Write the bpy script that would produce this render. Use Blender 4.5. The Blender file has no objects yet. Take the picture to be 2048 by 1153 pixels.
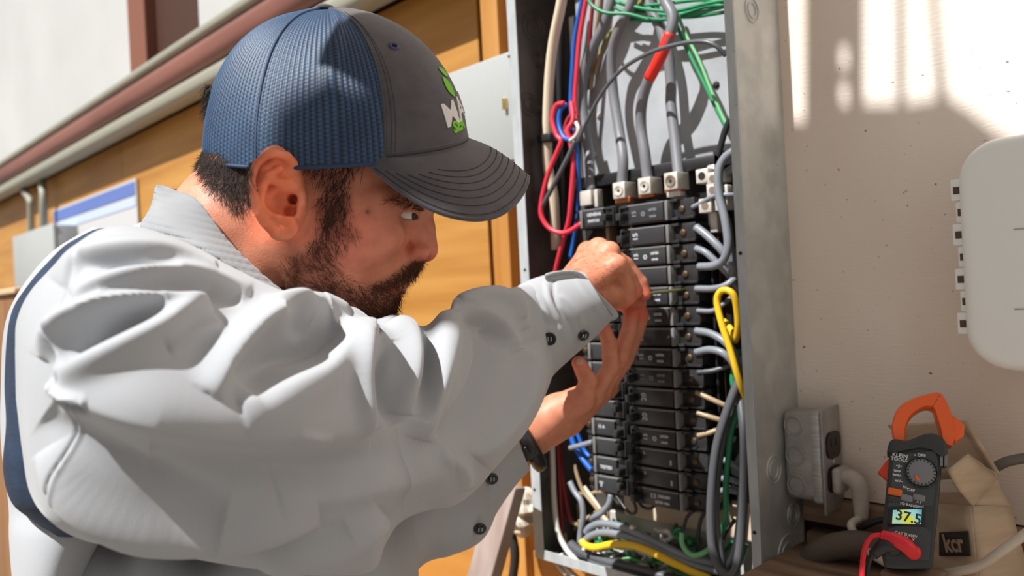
import bpy, bmesh, math, random
import numpy as np
from mathutils import Vector, Matrix
random.seed(7); RNG = np.random.RandomState(7)
C = bpy.context.scene.collection
rad = math.radians
# ---------------------------------------------------------------- camera
FPX = 28.0/36.0*2048.0
CAM = np.array([0.0, -0.89, 1.45])
_b, _p, _r = rad(46.3), rad(0.0), 0.052
_f0 = np.array([-math.sin(_b), math.cos(_b), 0.0]); _r0 = np.array([math.cos(_b), math.sin(_b), 0.0])
FW = _f0*math.cos(_p) + np.array([0, 0, 1.0])*math.sin(_p)
_u0 = np.cross(_r0, FW)
RT = _r0*math.cos(_r) - _u0*math.sin(_r)
UP = _u0*math.cos(_r) + _r0*math.sin(_r)
def P(px, py, d):
    return CAM + FW*d + RT*((px-1024.0)/FPX*d) - UP*((py-576.5)/FPX*d)
def ray(px, py):
    return FW + RT*((px-1024.0)/FPX) - UP*((py-576.5)/FPX)
def W(px, py, off=0.0):          # the point of the plane y = -off seen at a pixel
    v = ray(px, py); return CAM + v*((-off-CAM[1])/v[1])
def SX(px, py, x):
    v = ray(px, py); return CAM + v*((x-CAM[0])/v[0])
def SZ(px, py, z):
    v = ray(px, py); return CAM + v*((z-CAM[2])/v[2])
def c2w(V):                      # camera coords (right, up, depth) -> world
    V = np.asarray(V, float); return CAM + V[..., 0:1]*RT + V[..., 1:2]*UP + V[..., 2:3]*FW
def pc(px, py, d): return np.array([(px-1024.0)/FPX*d, -(py-576.5)/FPX*d, d])
def w2px(V):
    Q = np.asarray(V, float)-CAM; w = Q@FW
    return 1024+FPX*(Q@RT)/w, 576.5-FPX*(Q@UP)/w, w
cam = bpy.data.objects.new('camera', bpy.data.cameras.new('camera')); C.objects.link(cam)
cam.data.lens = 28; cam.data.sensor_width = 36; cam.data.sensor_fit = 'HORIZONTAL'; cam.data.clip_start = 0.01
m = Matrix.Identity(4)
for i in range(3):
    m[i][0], m[i][1], m[i][2], m[i][3] = RT[i], UP[i], -FW[i], CAM[i]
cam.matrix_world = m
cam.data.dof.use_dof = True; cam.data.dof.focus_distance = 0.67; cam.data.dof.aperture_fstop = 5.6
bpy.context.scene.camera = cam
sc = bpy.context.scene
sc.view_settings.view_transform = 'Standard'; sc.view_settings.look = 'None'
sc.view_settings.gamma = 1; sc.view_settings.use_curve_mapping = False
sc.view_settings.exposure = 0.0
# ---------------------------------------------------------------- light
wd = bpy.data.worlds.new('sky'); sc.world = wd; wd.use_nodes = True
bg = wd.node_tree.nodes['Background']; bg.inputs[0].default_value = (1.0, 0.93, 0.86, 1); bg.inputs[1].default_value = 0.40
SUN_C = np.array([-0.50, 0.76, -0.34])           # towards the sun, in camera axes
sun_dir = SUN_C[0]*RT + SUN_C[1]*UP + SUN_C[2]*FW; sun_dir /= np.linalg.norm(sun_dir)
sl = bpy.data.lights.new('sun', 'SUN'); sl.energy = 7.6; sl.angle = rad(0.7); sl.color = (1.0, 0.985, 0.96)
so = bpy.data.objects.new('sun', sl); C.objects.link(so)
so.location = (-2, -3, 4); so.rotation_euler = Vector(sun_dir).to_track_quat('Z', 'Y').to_euler()
# ---------------------------------------------------------------- helpers
ORG = {}
def _link(o, parent, org):
    C.objects.link(o); ORG[o.name] = np.array(org, float)
    if parent is not None:
        o.parent = parent; o.location = Vector(np.array(org)-ORG[parent.name])
    else: o.location = Vector(org)
def thing(name, label, cat, loc, group=None):
    o = bpy.data.objects.new(name, None); o.empty_display_size = 0.02
    _link(o, None, loc); o['label'] = label; o['category'] = cat
    if group: o['group'] = group
    return o
def tag(o, label, cat, group=None, kind=None):
    if label: o['label'] = label
    if cat: o['category'] = cat
    if group: o['group'] = group
    if kind: o['kind'] = kind
    return o
def mesh(name, V, Fc, mat, parent=None, smooth=True, org=None, label=None, mats=None, mi=None, col=None, sharp=None):
    V = np.asarray(V, float)
    if org is None:
        org = ORG[parent.name] if parent is not None else np.array([(V[:, 0].min()+V[:, 0].max())/2, (V[:, 1].min()+V[:, 1].max())/2, V[:, 2].min()])
    me = bpy.data.meshes.new(name)
    if isinstance(Fc, np.ndarray): Fc = Fc.tolist()
    me.from_pydata((V-org).tolist(), [], Fc); 
    for mm in (mats or [mat]): me.materials.append(mm)
    if mi is not None: me.polygons.foreach_set('material_index', np.asarray(mi, dtype=np.int32))
    me.polygons.foreach_set('use_smooth', [bool(smooth)]*len(me.polygons))
    if col is not None:
        a = me.color_attributes.new('tint', 'FLOAT_COLOR', 'POINT')
        c4 = np.ones((len(V), 4)); c4[:, :3] = col; a.data.foreach_set('color', c4.ravel())
    me.update()
    if smooth and sharp: me.set_sharp_from_angle(angle=rad(sharp))
    o = bpy.data.objects.new(name, me); _link(o, parent, org)
    if label: o['label'] = label
    return o
class MB:
    def __init__(s): s.V = []; s.F = []; s.n = 0; s.mi = []
    def add(s, VF, mi=0):
        V, Fc = VF; V = np.asarray(V, float).reshape(-1, 3)
        s.V.append(V); s.F += [[int(i)+s.n for i in f] for f in Fc]; s.mi += [mi]*len(Fc); s.n += len(V); return s
    def build(s, name, mat, parent=None, smooth=True, **k):
        if 'mats' in k: k['mi'] = s.mi
        k.setdefault('sharp', 40)
        return mesh(name, np.vstack(s.V), s.F, mat, parent, smooth, **k)
_bc = {}
def box(c, half, bev=0.0, ax=None, seg=2):
    """bevelled box; ax = 3 unit vectors (rows)"""
    half = [max(float(h), 1e-5) for h in half]
    key = (tuple(round(h, 5) for h in half), round(bev, 5), seg)
    if key not in _bc:
        bm = bmesh.new(); bmesh.ops.create_cube(bm, size=2.0)
        for v in bm.verts: v.co = Vector((v.co.x*half[0], v.co.y*half[1], v.co.z*half[2]))
        if bev > 0: bmesh.ops.bevel(bm, geom=list(bm.edges), offset=min(bev, min(half)*0.95), segments=seg, affect='EDGES', profile=0.5)
        bm.verts.index_update()
        _bc[key] = (np.array([v.co[:] for v in bm.verts]), [[v.index for v in f.verts] for f in bm.faces]); bm.free()
    V, Fc = _bc[key]
    A = np.eye(3) if ax is None else np.asarray(ax, float)
    return V@A + np.asarray(c, float), Fc
def box2(a, b, bev=0.0, seg=2):
    a = np.asarray(a, float); b = np.asarray(b, float); return box((a+b)/2, np.abs(b-a)/2, bev, seg=seg)
def catmull(pts, sub=6, closed=False):
    p = np.asarray(pts, float); n = len(p)
    if n < 3 and not closed: 
        t = np.linspace(0, 1, sub+1)[:, None]; return p[0]*(1-t)+p[-1]*t
    out = []
    rng_ = range(n) if closed else range(n-1)
    for i in rng_:
        p1, p2 = p[i], p[(i+1) % n]
        p0 = p[(i-1) % n] if (closed or i > 0) else 2*p1-p2
        p3 = p[(i+2) % n] if (closed or i < n-2) else 2*p2-p1
        for t in np.arange(sub)/sub:
            out.append(0.5*((2*p1)+(-p0+p2)*t+(2*p0-5*p1+4*p2-p3)*t*t+(-p0+3*p1-3*p2+p3)*t**3))
    if not closed: out.append(p[-1])
    return np.array(out)
def frames(p, up=None):
    T = np.gradient(p, axis=0); T /= np.linalg.norm(T, axis=1)[:, None]+1e-12
    N = np.zeros_like(p); ref = np.array(up if up is not None else [0.3, 0.2, 1.0])
    n = ref-T[0]*np.dot(ref, T[0])
    if np.linalg.norm(n) < 1e-3: n = np.cross(T[0], [1, 0, 0])
    N[0] = n/np.linalg.norm(n)
    for i in range(1, len(p)):
        n = N[i-1]-T[i]*np.dot(N[i-1], T[i]); N[i] = n/(np.linalg.norm(n)+1e-12)
    return T, N, np.cross(T, N)
def tube(pts, r, n=8, sub=6, flat=1.0, up=None, raw=False, closed=False):
    p = np.asarray(pts, float) if raw else catmull(pts, sub, closed)
    T, N, B = frames(p, up); m_ = len(p)
    rr = np.interp(np.linspace(0, 1, m_), np.linspace(0, 1, len(r)), r) if hasattr(r, '__len__') else np.full(m_, r)
    a = np.arange(n)/n*2*math.pi
    V = (p[:, None, :] + rr[:, None, None]*(np.cos(a)[None, :, None]*N[:, None, :] + flat*np.sin(a)[None, :, None]*B[:, None, :])).reshape(-1, 3)
    Fc = [[i*n+j, i*n+(j+1) % n, (i+1)*n+(j+1) % n, (i+1)*n+j] for i in range(m_-1) for j in range(n)]
    if closed: Fc += [[(m_-1)*n+j, (m_-1)*n+(j+1) % n, (j+1) % n, j] for j in range(n)]
    else: Fc += [list(range(n))[::-1], [(m_-1)*n+j for j in range(n)]]
    return V, Fc
def lathe(c, axis, prof, n=20, up=None):
    """prof = [(radius, height along axis)]"""
    axis = np.asarray(axis, float); axis = axis/np.linalg.norm(axis)
    e = np.cross(axis, [0.1, 0.2, 1.0]) if abs(axis[2]) < 0.9 else np.cross(axis, [1, 0, 0])
    e /= np.linalg.norm(e); g = np.cross(axis, e); V = []; Fc = []
    for r_, h_ in prof:
        for j in range(n):
            t = 2*math.pi*j/n; V.append(np.asarray(c)+axis*h_+r_*(math.cos(t)*e+math.sin(t)*g))
    for i in range(len(prof)-1):
        for j in range(n): Fc.append([i*n+j, i*n+(j+1) % n, (i+1)*n+(j+1) % n, (i+1)*n+j])
    if prof[0][0] > 1e-6: Fc.append(list(range(n))[::-1])
    if prof[-1][0] > 1e-6: Fc.append([(len(prof)-1)*n+j for j in range(n)])
    return V, Fc
def grid(Pt, flip=False):
    a, b = Pt.shape[:2]; Fc = []
    for i in range(a-1):
        for j in range(b-1):
            q = [i*b+j, i*b+j+1, (i+1)*b+j+1, (i+1)*b+j]; Fc.append(q[::-1] if flip else q)
    return Pt.reshape(-1, 3), Fc
def sheet(Pt, th, nrm=None):
    """a grid surface with thickness: Pt (a,b,3)"""
    a, b = Pt.shape[:2]
    du = np.gradient(Pt, axis=0); dv = np.gradient(Pt, axis=1); N = np.cross(du, dv); N /= np.linalg.norm(N, axis=2)[..., None]+1e-12
    if nrm is not None and (N*np.asarray(nrm)).sum() < 0: N = -N
    V1, F1 = grid(Pt+N*th/2); V2, F2 = grid(Pt-N*th/2, True); n = a*b; Fc = F1+[[i+n for i in f] for f in F2]
    e = [(i, 0) for i in range(a)]+[(a-1, j) for j in range(1, b)]+[(i, b-1) for i in range(a-2, -1, -1)]+[(0, j) for j in range(b-2, 0, -1)]
    e = [i*b+j for i, j in e]
    for k in range(len(e)):
        p, q = e[k], e[(k+1) % len(e)]; Fc.append([p, q, q+n, p+n])
    return np.vstack([V1, V2]), Fc
def prism(poly, ext):
    """poly: (n,3) planar outline, ext: vector"""
    p = np.asarray(poly, float); n = len(p); V = np.vstack([p, p+np.asarray(ext)])
    return V, [list(range(n))[::-1], list(range(n, 2*n))]+[[i, (i+1) % n, (i+1) % n+n, i+n] for i in range(n)]
def text_vf(s, size, o, ex, ey, depth=0.0003, bold=0.0, align='CENTER'):
    cu = bpy.data.curves.new('t', 'FONT'); cu.body = s; cu.size = size; cu.align_x = align; cu.align_y = 'CENTER'; cu.offset = bold; cu.extrude = depth/2; cu.resolution_u = 2
    ob = bpy.data.objects.new('t', cu); C.objects.link(ob); dg = bpy.context.evaluated_depsgraph_get()
    me = bpy.data.meshes.new_from_object(ob.evaluated_get(dg))
    V = np.array([v.co[:] for v in me.vertices]).reshape(-1, 3); Fc = [list(p.vertices) for p in me.polygons]
    bpy.data.objects.remove(ob); bpy.data.curves.remove(cu); bpy.data.meshes.remove(me)
    ex = np.asarray(ex, float); ey = np.asarray(ey, float); ez = np.cross(ex, ey); ez = ez/np.linalg.norm(ez)
    return np.asarray(o)+V[:, 0:1]*ex+V[:, 1:2]*ey+V[:, 2:3]*ez, Fc
# ---------------------------------------------------------------- materials
def mat(name, c, rough=0.6, metal=0.0, c2=None, scale=(20, 20, 20), mix=(0.35, 0.65), bump=0.0, bscale=None, sss=0.0, spec=0.5, coat=0.0, tint=False, detail=4.0, emit=None, sheen=0.0, transm=0.0, spots=None):
    m_ = bpy.data.materials.new(name); m_.use_nodes = True; nt = m_.node_tree; N = nt.nodes; L = nt.links; b = N['Principled BSDF']
    b.inputs['Roughness'].default_value = rough; b.inputs['Metallic'].default_value = metal; b.inputs['Specular IOR Level'].default_value = spec
    b.inputs['Coat Weight'].default_value = coat; b.inputs['Sheen Weight'].default_value = sheen; b.inputs['Transmission Weight'].default_value = transm
    b.inputs['Base Color'].default_value = (*c, 1)
    tc = N.new('ShaderNodeTexCoord'); out = None
    def noise(sc_, det=4.0):
        mp = N.new('ShaderNodeMapping'); L.new(tc.outputs['Object'], mp.inputs[0])
        mp.inputs['Scale'].default_value = sc_ if hasattr(sc_, '__len__') else (sc_,)*3
        n_ = N.new('ShaderNodeTexNoise'); n_.inputs['Scale'].default_value = 1; n_.inputs['Detail'].default_value = det; L.new(mp.outputs[0], n_.inputs['Vector']); return n_
    if c2 is not None:
        n_ = noise(scale, detail); rp = N.new('ShaderNodeValToRGB'); rp.color_ramp.elements[0].position = mix[0]; rp.color_ramp.elements[1].position = mix[1]
        rp.color_ramp.elements[0].color = (*c, 1); rp.color_ramp.elements[1].color = (*c2, 1); L.new(n_.outputs['Fac'], rp.inputs[0]); out = rp.outputs[0]
    if spots is not None:
        sc_, thr, cs = spots; n_ = noise(sc_, 2.0); rp = N.new('ShaderNodeValToRGB'); rp.color_ramp.elements[0].position = thr; rp.color_ramp.elements[1].position = thr+0.04
        L.new(n_.outputs['Fac'], rp.inputs[0]); mx = N.new('ShaderNodeMix'); mx.data_type = 'RGBA'; L.new(rp.outputs[0], mx.inputs[0])
        if out is not None: L.new(out, mx.inputs[6])
        else: mx.inputs[6].default_value = (*c, 1)
        mx.inputs[7].default_value = (*cs, 1); out = mx.outputs[2]
    if tint:
        at = N.new('ShaderNodeAttribute'); at.attribute_name = 'tint'; mx = N.new('ShaderNodeMix'); mx.data_type = 'RGBA'; mx.blend_type = 'MULTIPLY'; mx.inputs[0].default_value = 1
        if out is not None: L.new(out, mx.inputs[6])
        else: mx.inputs[6].default_value = (*c, 1)
        L.new(at.outputs['Color'], mx.inputs[7]); out = mx.outputs[2]
    if out is not None: L.new(out, b.inputs['Base Color'])
    if bump > 0:
        n_ = noise(bscale if bscale is not None else scale); bp = N.new('ShaderNodeBump'); bp.inputs['Strength'].default_value = 1.0; bp.inputs['Distance'].default_value = bump
        L.new(n_.outputs['Fac'], bp.inputs['Height']); L.new(bp.outputs[0], b.inputs['Normal'])
    if sss > 0:
        b.inputs['Subsurface Weight'].default_value = sss; b.inputs['Subsurface Radius'].default_value = (1.0, 0.35, 0.18); b.inputs['Subsurface Scale'].default_value = 0.008
    if emit is not None: b.inputs['Emission Color'].default_value = (*emit[0], 1); b.inputs['Emission Strength'].default_value = emit[1]
    return m_
# ---------------------------------------------------------------- setting
def struct(o): o['kind'] = 'structure'; return o
BX0, BX1, BD, BZ0, BZ1 = -0.8068, -0.4523, 0.100, 1.067, 1.98     # breaker panel enclosure
M_board = mat('painted wallboard', (0.80, 0.68, 0.585), 0.85, c2=(0.91, 0.83, 0.755), scale=(5, 5, 2.6), mix=(0.3, 0.7), bump=0.0006, bscale=(60, 60, 420), spots=((130, 130, 150), 0.70, (0.24, 0.16, 0.11)))
M_white = mat('white wall paint', (0.43, 0.43, 0.425), 0.8, c2=(0.48, 0.48, 0.475), scale=(2, 2, 2))
M_ply = mat('varnished plywood', (0.33, 0.135, 0.022), 0.45, c2=(0.52, 0.27, 0.068), scale=(1.6, 6, 22), mix=(0.25, 0.75), bump=0.0004, bscale=(6, 20, 160))
M_ply2 = mat('varnished batten', (0.38, 0.15, 0.024), 0.45, c2=(0.52, 0.27, 0.08), scale=(30, 30, 3), mix=(0.25, 0.75), bump=0.0004, bscale=(160, 20, 8))
M_brown = mat('brown painted metal', (0.15, 0.055, 0.042), 0.45, c2=(0.21, 0.085, 0.065), scale=(2, 8, 8))
M_grn = mat('pale conduit paint', (0.27, 0.265, 0.215), 0.5)
M_dkwood = mat('dark brown timber', (0.05, 0.016, 0.008), 0.6)
M_old = mat('weathered timber', (0.13, 0.075, 0.045), 0.8, c2=(0.34, 0.23, 0.15), scale=(5, 40, 60), bump=0.0015, bscale=(8, 60, 140))
M_conc = mat('concrete floor', (0.20, 0.18, 0.16), 0.9, c2=(0.26, 0.24, 0.21), scale=(3, 3, 3), bump=0.001, bscale=(60, 60, 60))
ZB = 1.99                                                            # top of the plywood wall
f_ = struct(mesh('floor', *box2((-7, -4.5, -0.1), (2.5, 0.05, 0.0)), M_conc, smooth=False))
wl = thing('wall_back', 'long back wall of white wallboard and orange plywood', 'wall', (-2, 0.0, 0)); struct(wl); del wl['category']
o = mesh('wallboard', *box2((-0.83, 0.0, 1.192), (1.6, 0.02, 2.9)), M_board, wl, smooth=False)
mesh('backing', *box2((-6.5, 0.022, 0.0), (1.6, 0.06, 2.9)), M_dkwood, wl, smooth=False)
# plywood sheets with recessed joints, left of the panel and below it
xs = [-6.4, -5.18, -3.96, -2.74, -1.52, W(960, 60)[0]-0.004]
for a, b_ in zip(xs[:-1], xs[1:]):
    mesh('plywood_sheet', *box2((a+0.002, 0.0, 1.06), (b_-0.002, 0.02, ZB), 0.0015), M_ply, wl, smooth=False)
bx0 = W(962, 60, 0.02)[0]; bx1 = W(996, 60, 0.02)[0]
mesh('batten', *box2((bx0, -0.02, 0.93), (bx1, 0.01, 2.9), 0.002), M_ply2, wl, smooth=False)
mesh('plywood_sheet', *box2((bx1, 0.004, 1.0), (-0.83, 0.02, ZB+0.9), 0.001), M_ply, wl, smooth=False)
for a, b_ in ((-6.4, -3.4), (-3.4, -1.3), (-1.3, -0.30)):
    mesh('lower_board', *box2((a+0.002, -0.004, 0.30), (b_-0.002, 0.02, 1.055 if a < -1.4 else 1.03), 0.002), M_ply, wl, smooth=False)
# upper white wall left with the dark recess
mesh('upper_wallboard', *box2((W(268, 60)[0]-4.2, -0.004, ZB+0.02), (W(264, 60)[0], 0.02, 3.6)), M_white, wl, smooth=False)
xa, xb = W(264, 60)[0], W(400, 20)[0]
mesh('upper_wallboard', *box2((xb, -0.004, ZB+0.02), (bx0-0.2, 0.02, 2.45)), M_white, wl, smooth=False)
w1 = struct(thing('window_1', 'dark brown window recess high in the white wall', 'window', ((xa+xb)/2, 0, ZB+0.1))); del w1['category']
mesh('pane', *box2((xa, 0.07, ZB+0.02), (xb, 0.08, 3.4)), M_dkwood, w1, smooth=False)
mj = mat('reddish brown jamb', (0.20, 0.075, 0.045), 0.6)
mesh('jamb', *box2((xa, -0.012, ZB+0.02), (xa+0.14, 0.07, 3.4), 0.004), mj, w1, smooth=False)
mesh('jamb', *box2((xb-0.06, -0.008, ZB+0.02), (xb, 0.07, 3.4), 0.004), M_dkwood, w1, smooth=False)
# weathered timber under the wallboard, right of the panel
ow = W(1830, 1075)[2]
mesh('timber', *box2((BX1+0.003, -0.012, ow), (1.6, 0.02, 1.190), 0.003), M_old, wl, smooth=False)
mesh('timber', *box2((BX1+0.003, -0.006, ow-0.16), (1.6, 0.02, ow-0.014), 0.004), M_old, wl, smooth=False)
# long rail along the wall: pipe, brown gutter, conduit
def run(name, label, cat, z0, z1, off0, off1, m_, x0=-6.3, x1=bx0-0.02, rnd=True):
    h = (z1-z0)/2; o = mesh(name, *box2((x0, -off1, z0), (x1, -off0, z1), min(h, (off1-off0)/2)*0.75 if rnd else 0.002, seg=4), m_)
    return tag(o, label, cat)
run('steel_pipe', 'thin pale grey-green pipe along the top of the brown beam', 'pipe', W(300, 136, .08)[2], W(300, 116, .08)[2], 0.045, 0.08, M_grn)
run('painted_beam', 'long brown painted beam running along the wall above the plywood', 'beam', W(300, 190, .09)[2], W(300, 137, .09)[2], 0.0, 0.09, M_brown)
run('conduit', 'thick pale conduit running beneath the brown beam', 'conduit', W(300, 230, .085)[2], W(300, 196, .085)[2], 0.03, 0.085, M_grn)
M_gpl = mat('light grey painted steel', (0.37, 0.39, 0.387), 0.35, c2=(0.40, 0.42, 0.417), scale=(3, 3, 3))
M_brass = mat('brass', (0.75, 0.55, 0.22), 0.3, 1.0)
# light grey junction cabinet left of the panel
za, zb = W(1030, 320, 0.040)[2], W(1015, 103, 0.040)[2]
t = thing('junction_cabinet', 'light grey wall cabinet with brass latch left of the open panel', 'cabinet', (-0.98, 0, za))
mesh('body', *box2((-1.20, -0.032, za+0.002), (-0.813, 0, zb-0.002), 0.004), M_gpl, t)
mesh('door', *box2((-1.202, -0.040, za), (-0.812, -0.033, zb), 0.003), M_gpl, t)
q = W(1011, 208, 0.042); mesh('latch', *box(q, (0.003, 0.005, 0.009), 0.001), M_brass, t)
# small grey conduit box and two conduits far left
t = thing('conduit_box', 'small grey box on the plywood below two thin conduits', 'box', (W(60, 570, 0.05)[0], 0, W(60, 575, 0.05)[2]))
p0_, p1_ = W(26, 476, 0.09), W(112, 572, 0.09)
mesh('body', *box2((p0_[0], -0.08, p1_[2]-0.02), (p1_[0], 0, p0_[2]), 0.006), M_gpl, t)
mesh('cover', *box2((p0_[0]-0.004, -0.092, p1_[2]-0.024), (p1_[0]+0.004, -0.081, p0_[2]+0.004), 0.004), M_gpl, t)
tag(mesh('thin_conduit', *tube([W(62, 476, 0.05), W(62, 420, 0.05), W(60, 400, 0.05), W(46, 380, 0.045)], 0.014, 10), M_grn), 'thin bent conduit, the left of two above the small grey box', 'conduit')
tag(mesh('thin_conduit', *tube([W(87, 478, 0.05), W(87, 400, 0.05), W(84, 366, 0.04)], 0.015, 10), M_grn), 'straight thin conduit, the right of two above the small grey box', 'conduit')
# wall calendar
c1, c2_, c3, c4 = W(110, 412), W(277, 357), W(285, 520), W(105, 520)
t = thing('wall_calendar', 'white wall calendar with blue header pinned to the plywood', 'calendar', ((c1[0]+c2_[0])/2, 0, 1.55))
zt = c2_[2]; x0, x1 = c1[0], c2_[0]
M_pap = mat('white paper', (0.50, 0.50, 0.51), 0.7); M_pblue = mat('blue print', (0.10, 0.16, 0.42), 0.7); M_pred = mat('red print', (0.62, 0.08, 0.16), 0.7); M_pale = mat('pale blue print', (0.45, 0.53, 0.75), 0.7)
mesh('sheet', *box2((x0, -0.008, 1.45), (x1, -0.003, zt)), M_pap, t, smooth=False)
mesh('header', *box2((x0+0.01, -0.010, zt-0.05), (x1-0.01, -0.008, zt-0.008)), M_pblue, t, smooth=False)
mesh('subheader', *box2((x0+0.01, -0.010, zt-0.085), (x1-0.01, -0.008, zt-0.058)), M_pale, t, smooth=False)
for k in range(6):
    mesh('grid_line', *box2((x0+0.02, -0.0095, zt-0.16-k*0.05), (x1-0.02, -0.008, zt-0.157-k*0.05)), M_pale, t, smooth=False)
mesh('red_patch', *box2((x0+0.02, -0.010, zt-0.155), (x0+0.17, -0.008, zt-0.11)), M_pred, t, smooth=False)
mesh('blue_patch', *box2((x0+0.01, -0.010, zt-0.112), (x0+0.24, -0.008, zt-0.088)), M_pblue, t, smooth=False)
# brown cabinet behind the man at the left edge
q = P(30, 576, 1.55)
t = thing('wooden_cabinet', 'tall brown wooden cabinet at the left edge behind the man', 'cabinet', (q[0]-0.3, q[1]+0.2, 0))
M_cab = mat('brown cabinet wood', (0.19, 0.085, 0.03), 0.5, c2=(0.25, 0.12, 0.045), scale=(20, 20, 3)); M_cabl = mat('pale cabinet edge', (0.62, 0.42, 0.26), 0.5)
mesh('side_panel', *box2((q[0]-0.6, q[1], 0), (q[0]+0.02, q[1]+0.25, q[2]-0.012), 0.002), M_cab, t)
mesh('top_board', *box2((q[0]-0.61, q[1]-0.008, q[2]-0.0115), (q[0]+0.03, q[1]+0.26, q[2]), 0.002), M_cabl, t)
# slanted board, bench and rags below, left of the panel
M_gw = mat('greyed board', (0.27, 0.20, 0.17), 0.7, c2=(0.36, 0.29, 0.26), scale=(40, 40, 4))
a_, b2 = W(1020, 965, 0.14), W(912, 1360, 0.20)
d_ = (b2-a_); L_ = np.linalg.norm(d_); ez = d_/L_; ex = np.cross(ez, [0, 1, 0]); ex /= np.linalg.norm(ex)
tag(mesh('board_offcut', *box((a_+b2)/2, (0.022, 0.011, L_/2), 0.002, [ex, np.cross(ez, ex), ez]), M_gw), 'greyish board leaning beside the lower left corner of the panel', 'board')
o = mesh('workbench_top', *box2((-1.9, -0.30, 0.845), (-0.50, -0.007, 0.885), 0.004), M_ply, smooth=False); tag(o, 'orange wooden bench top along the wall below the panel', 'bench top')
M_rag = mat('crumpled cream paper', (0.66, 0.60, 0.50), 0.8); M_ragd = mat('dark hose rubber', (0.02, 0.018, 0.016), 0.6)
def blob(c, r, seed, amp=0.35, n=14):
    rs = np.random.RandomState(seed); V = []; 
    for i in range(n+1):
        for j in range(2*n):
            a, b3 = math.pi*i/n, math.pi*j/n; d = np.array([math.sin(a)*math.cos(b3), math.sin(a)*math.sin(b3), math.cos(a)])
            k = 1+amp*(math.sin(5*d[0]+seed)*math.sin(4*d[1]+2*seed)+0.6*math.sin(9*d[2]+seed+3*d[0]))*0.7
            V.append(np.asarray(c)+d*np.asarray(r)*k)
    Fc = [[i*2*n+j, i*2*n+(j+1) % (2*n), (i+1)*2*n+(j+1) % (2*n), (i+1)*2*n+j] for i in range(n) for j in range(2*n)]
    return np.array(V), Fc
tag(mesh('crumpled_paper', *blob(W(1046, 1022, 0.06), (0.035, 0.04, 0.028), 3), M_rag, smooth=False), 'crumpled cream paper beside the panel lower left corner', 'paper')
tag(mesh('rubber_hose', *tube([W(1050, 930, 0.07), W(1022, 960, 0.08), W(1018, 1040, 0.08), W(1030, 1110, 0.08), W(1020, 1190, 0.08)], 0.007, 10), M_ragd), 'black rubber hose hanging left of the panel bottom', 'hose')

# Added unseen blockers outside the frame, shaped to cast shade on the right wall
def shade_board(name, px):
    q = np.array([W(x, y, 0.0) for x, y in px])+sun_dir*1.45
    return mesh(name, *prism(q, sun_dir*0.02), M_ply2, tr, smooth=False)
tr = struct(thing('sun_blocker_1', 'added slatted boarding out of view, blocking sun from wall and head', 'boarding', W(1700, 600, 0)+sun_dir*1.45)); del tr['category']
shade_board('board', [(1560, 240), (1610, 240), (1610, 206), (1800, 206), (1895, 190), (1935, 215), (1990, 258), (2120, 340), (2600, 430), (2600, 1620), (1650, 1620), (1590, 1300), (1575, 960)])  # main added blocker, outlined to fit the shade on the wall
shade_board('shade_slat', [(1610, -300), (1680, -300), (1680, 206), (1610, 206)])
shade_board('shade_slat', [(1696, -300), (1728, -300), (1728, 206), (1696, 206)])
for a, b in ((-300, 98), (132, 172)): shade_board('shade_slat', [(1680, a), (1696, a), (1696, b), (1680, b)])
shade_board('shade_slat', [(1792, -300), (1806, -300), (1812, 206), (1792, 206)])
shade_board('shade_slat', [(1868, -300), (1872, -40), (1880, 60), (1895, 190), (1872, 196), (1866, 100), (1856, -40), (1850, -300)])

q = np.array([P(x, y, 0.58) for x, y in [(548, 338), (540, 200), (600, 150), (650, 130), (700, 175), (715, 100), (790, 85), (850, 110), (1000, 250), (1100, 330), (1100, 470), (1010, 500), (620, 535), (520, 530), (478, 480), (514, 440), (516, 345)]])+sun_dir*1.30
mesh('head_shade_board', *prism(q, sun_dir*0.02), M_ply2, tr, smooth=False)  # added unseen board, cut to shade the face and lower cap
# ---------------------------------------------------------------- breaker panel
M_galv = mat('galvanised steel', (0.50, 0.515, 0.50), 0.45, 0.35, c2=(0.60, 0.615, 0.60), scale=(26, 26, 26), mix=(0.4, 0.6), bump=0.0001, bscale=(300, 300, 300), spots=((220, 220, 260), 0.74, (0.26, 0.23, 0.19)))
M_galvin = mat('shaded inner steel', (0.085, 0.075, 0.068), 0.4, 0.3, c2=(0.13, 0.115, 0.105), scale=(20, 20, 20))  # shade inside the box put into a darker steel colour
M_lip = mat('pale steel edge', (0.42, 0.46, 0.48), 0.4, 0.2, c2=(0.50, 0.54, 0.56), scale=(90, 90, 30), spots=((160, 160, 220), 0.72, (0.35, 0.37, 0.38)))
M_panback = mat('bright back pan', (0.37, 0.39, 0.415), 0.4, 0.15, c2=(0.46, 0.485, 0.51), scale=(14, 14, 14), bump=0.0004, bscale=(50, 50, 50))
M_blk = mat('black breaker plastic', (0.020, 0.020, 0.021), 0.32, c2=(0.032, 0.032, 0.034), scale=(90, 90, 90))
M_blk2 = mat('breaker face plastic', (0.030, 0.032, 0.036), 0.34)
M_blk3 = mat('highlit breaker edge', (0.17, 0.17, 0.17), 0.4)  # paler grey paints the light catching the breaker edges
M_gap = mat('black plastic tray', (0.008, 0.008, 0.009), 0.5)
M_prt = mat('pale grey print', (0.50, 0.52, 0.56), 0.6); M_prtg = mat('dim grey print', (0.20, 0.21, 0.22), 0.6)
M_alu = mat('aluminium lug', (0.56, 0.53, 0.48), 0.45, 0.3, c2=(0.66, 0.63, 0.58), scale=(60, 60, 60))
M_alud = mat('lug socket', (0.30, 0.24, 0.19), 0.4, 0.5); M_hole = mat('dark hole', (0.01, 0.009, 0.008), 0.7)
M_scr = mat('brassy screw', (0.13, 0.085, 0.05), 0.45, 0.6, c2=(0.07, 0.045, 0.025), scale=(300, 300, 300))
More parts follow.
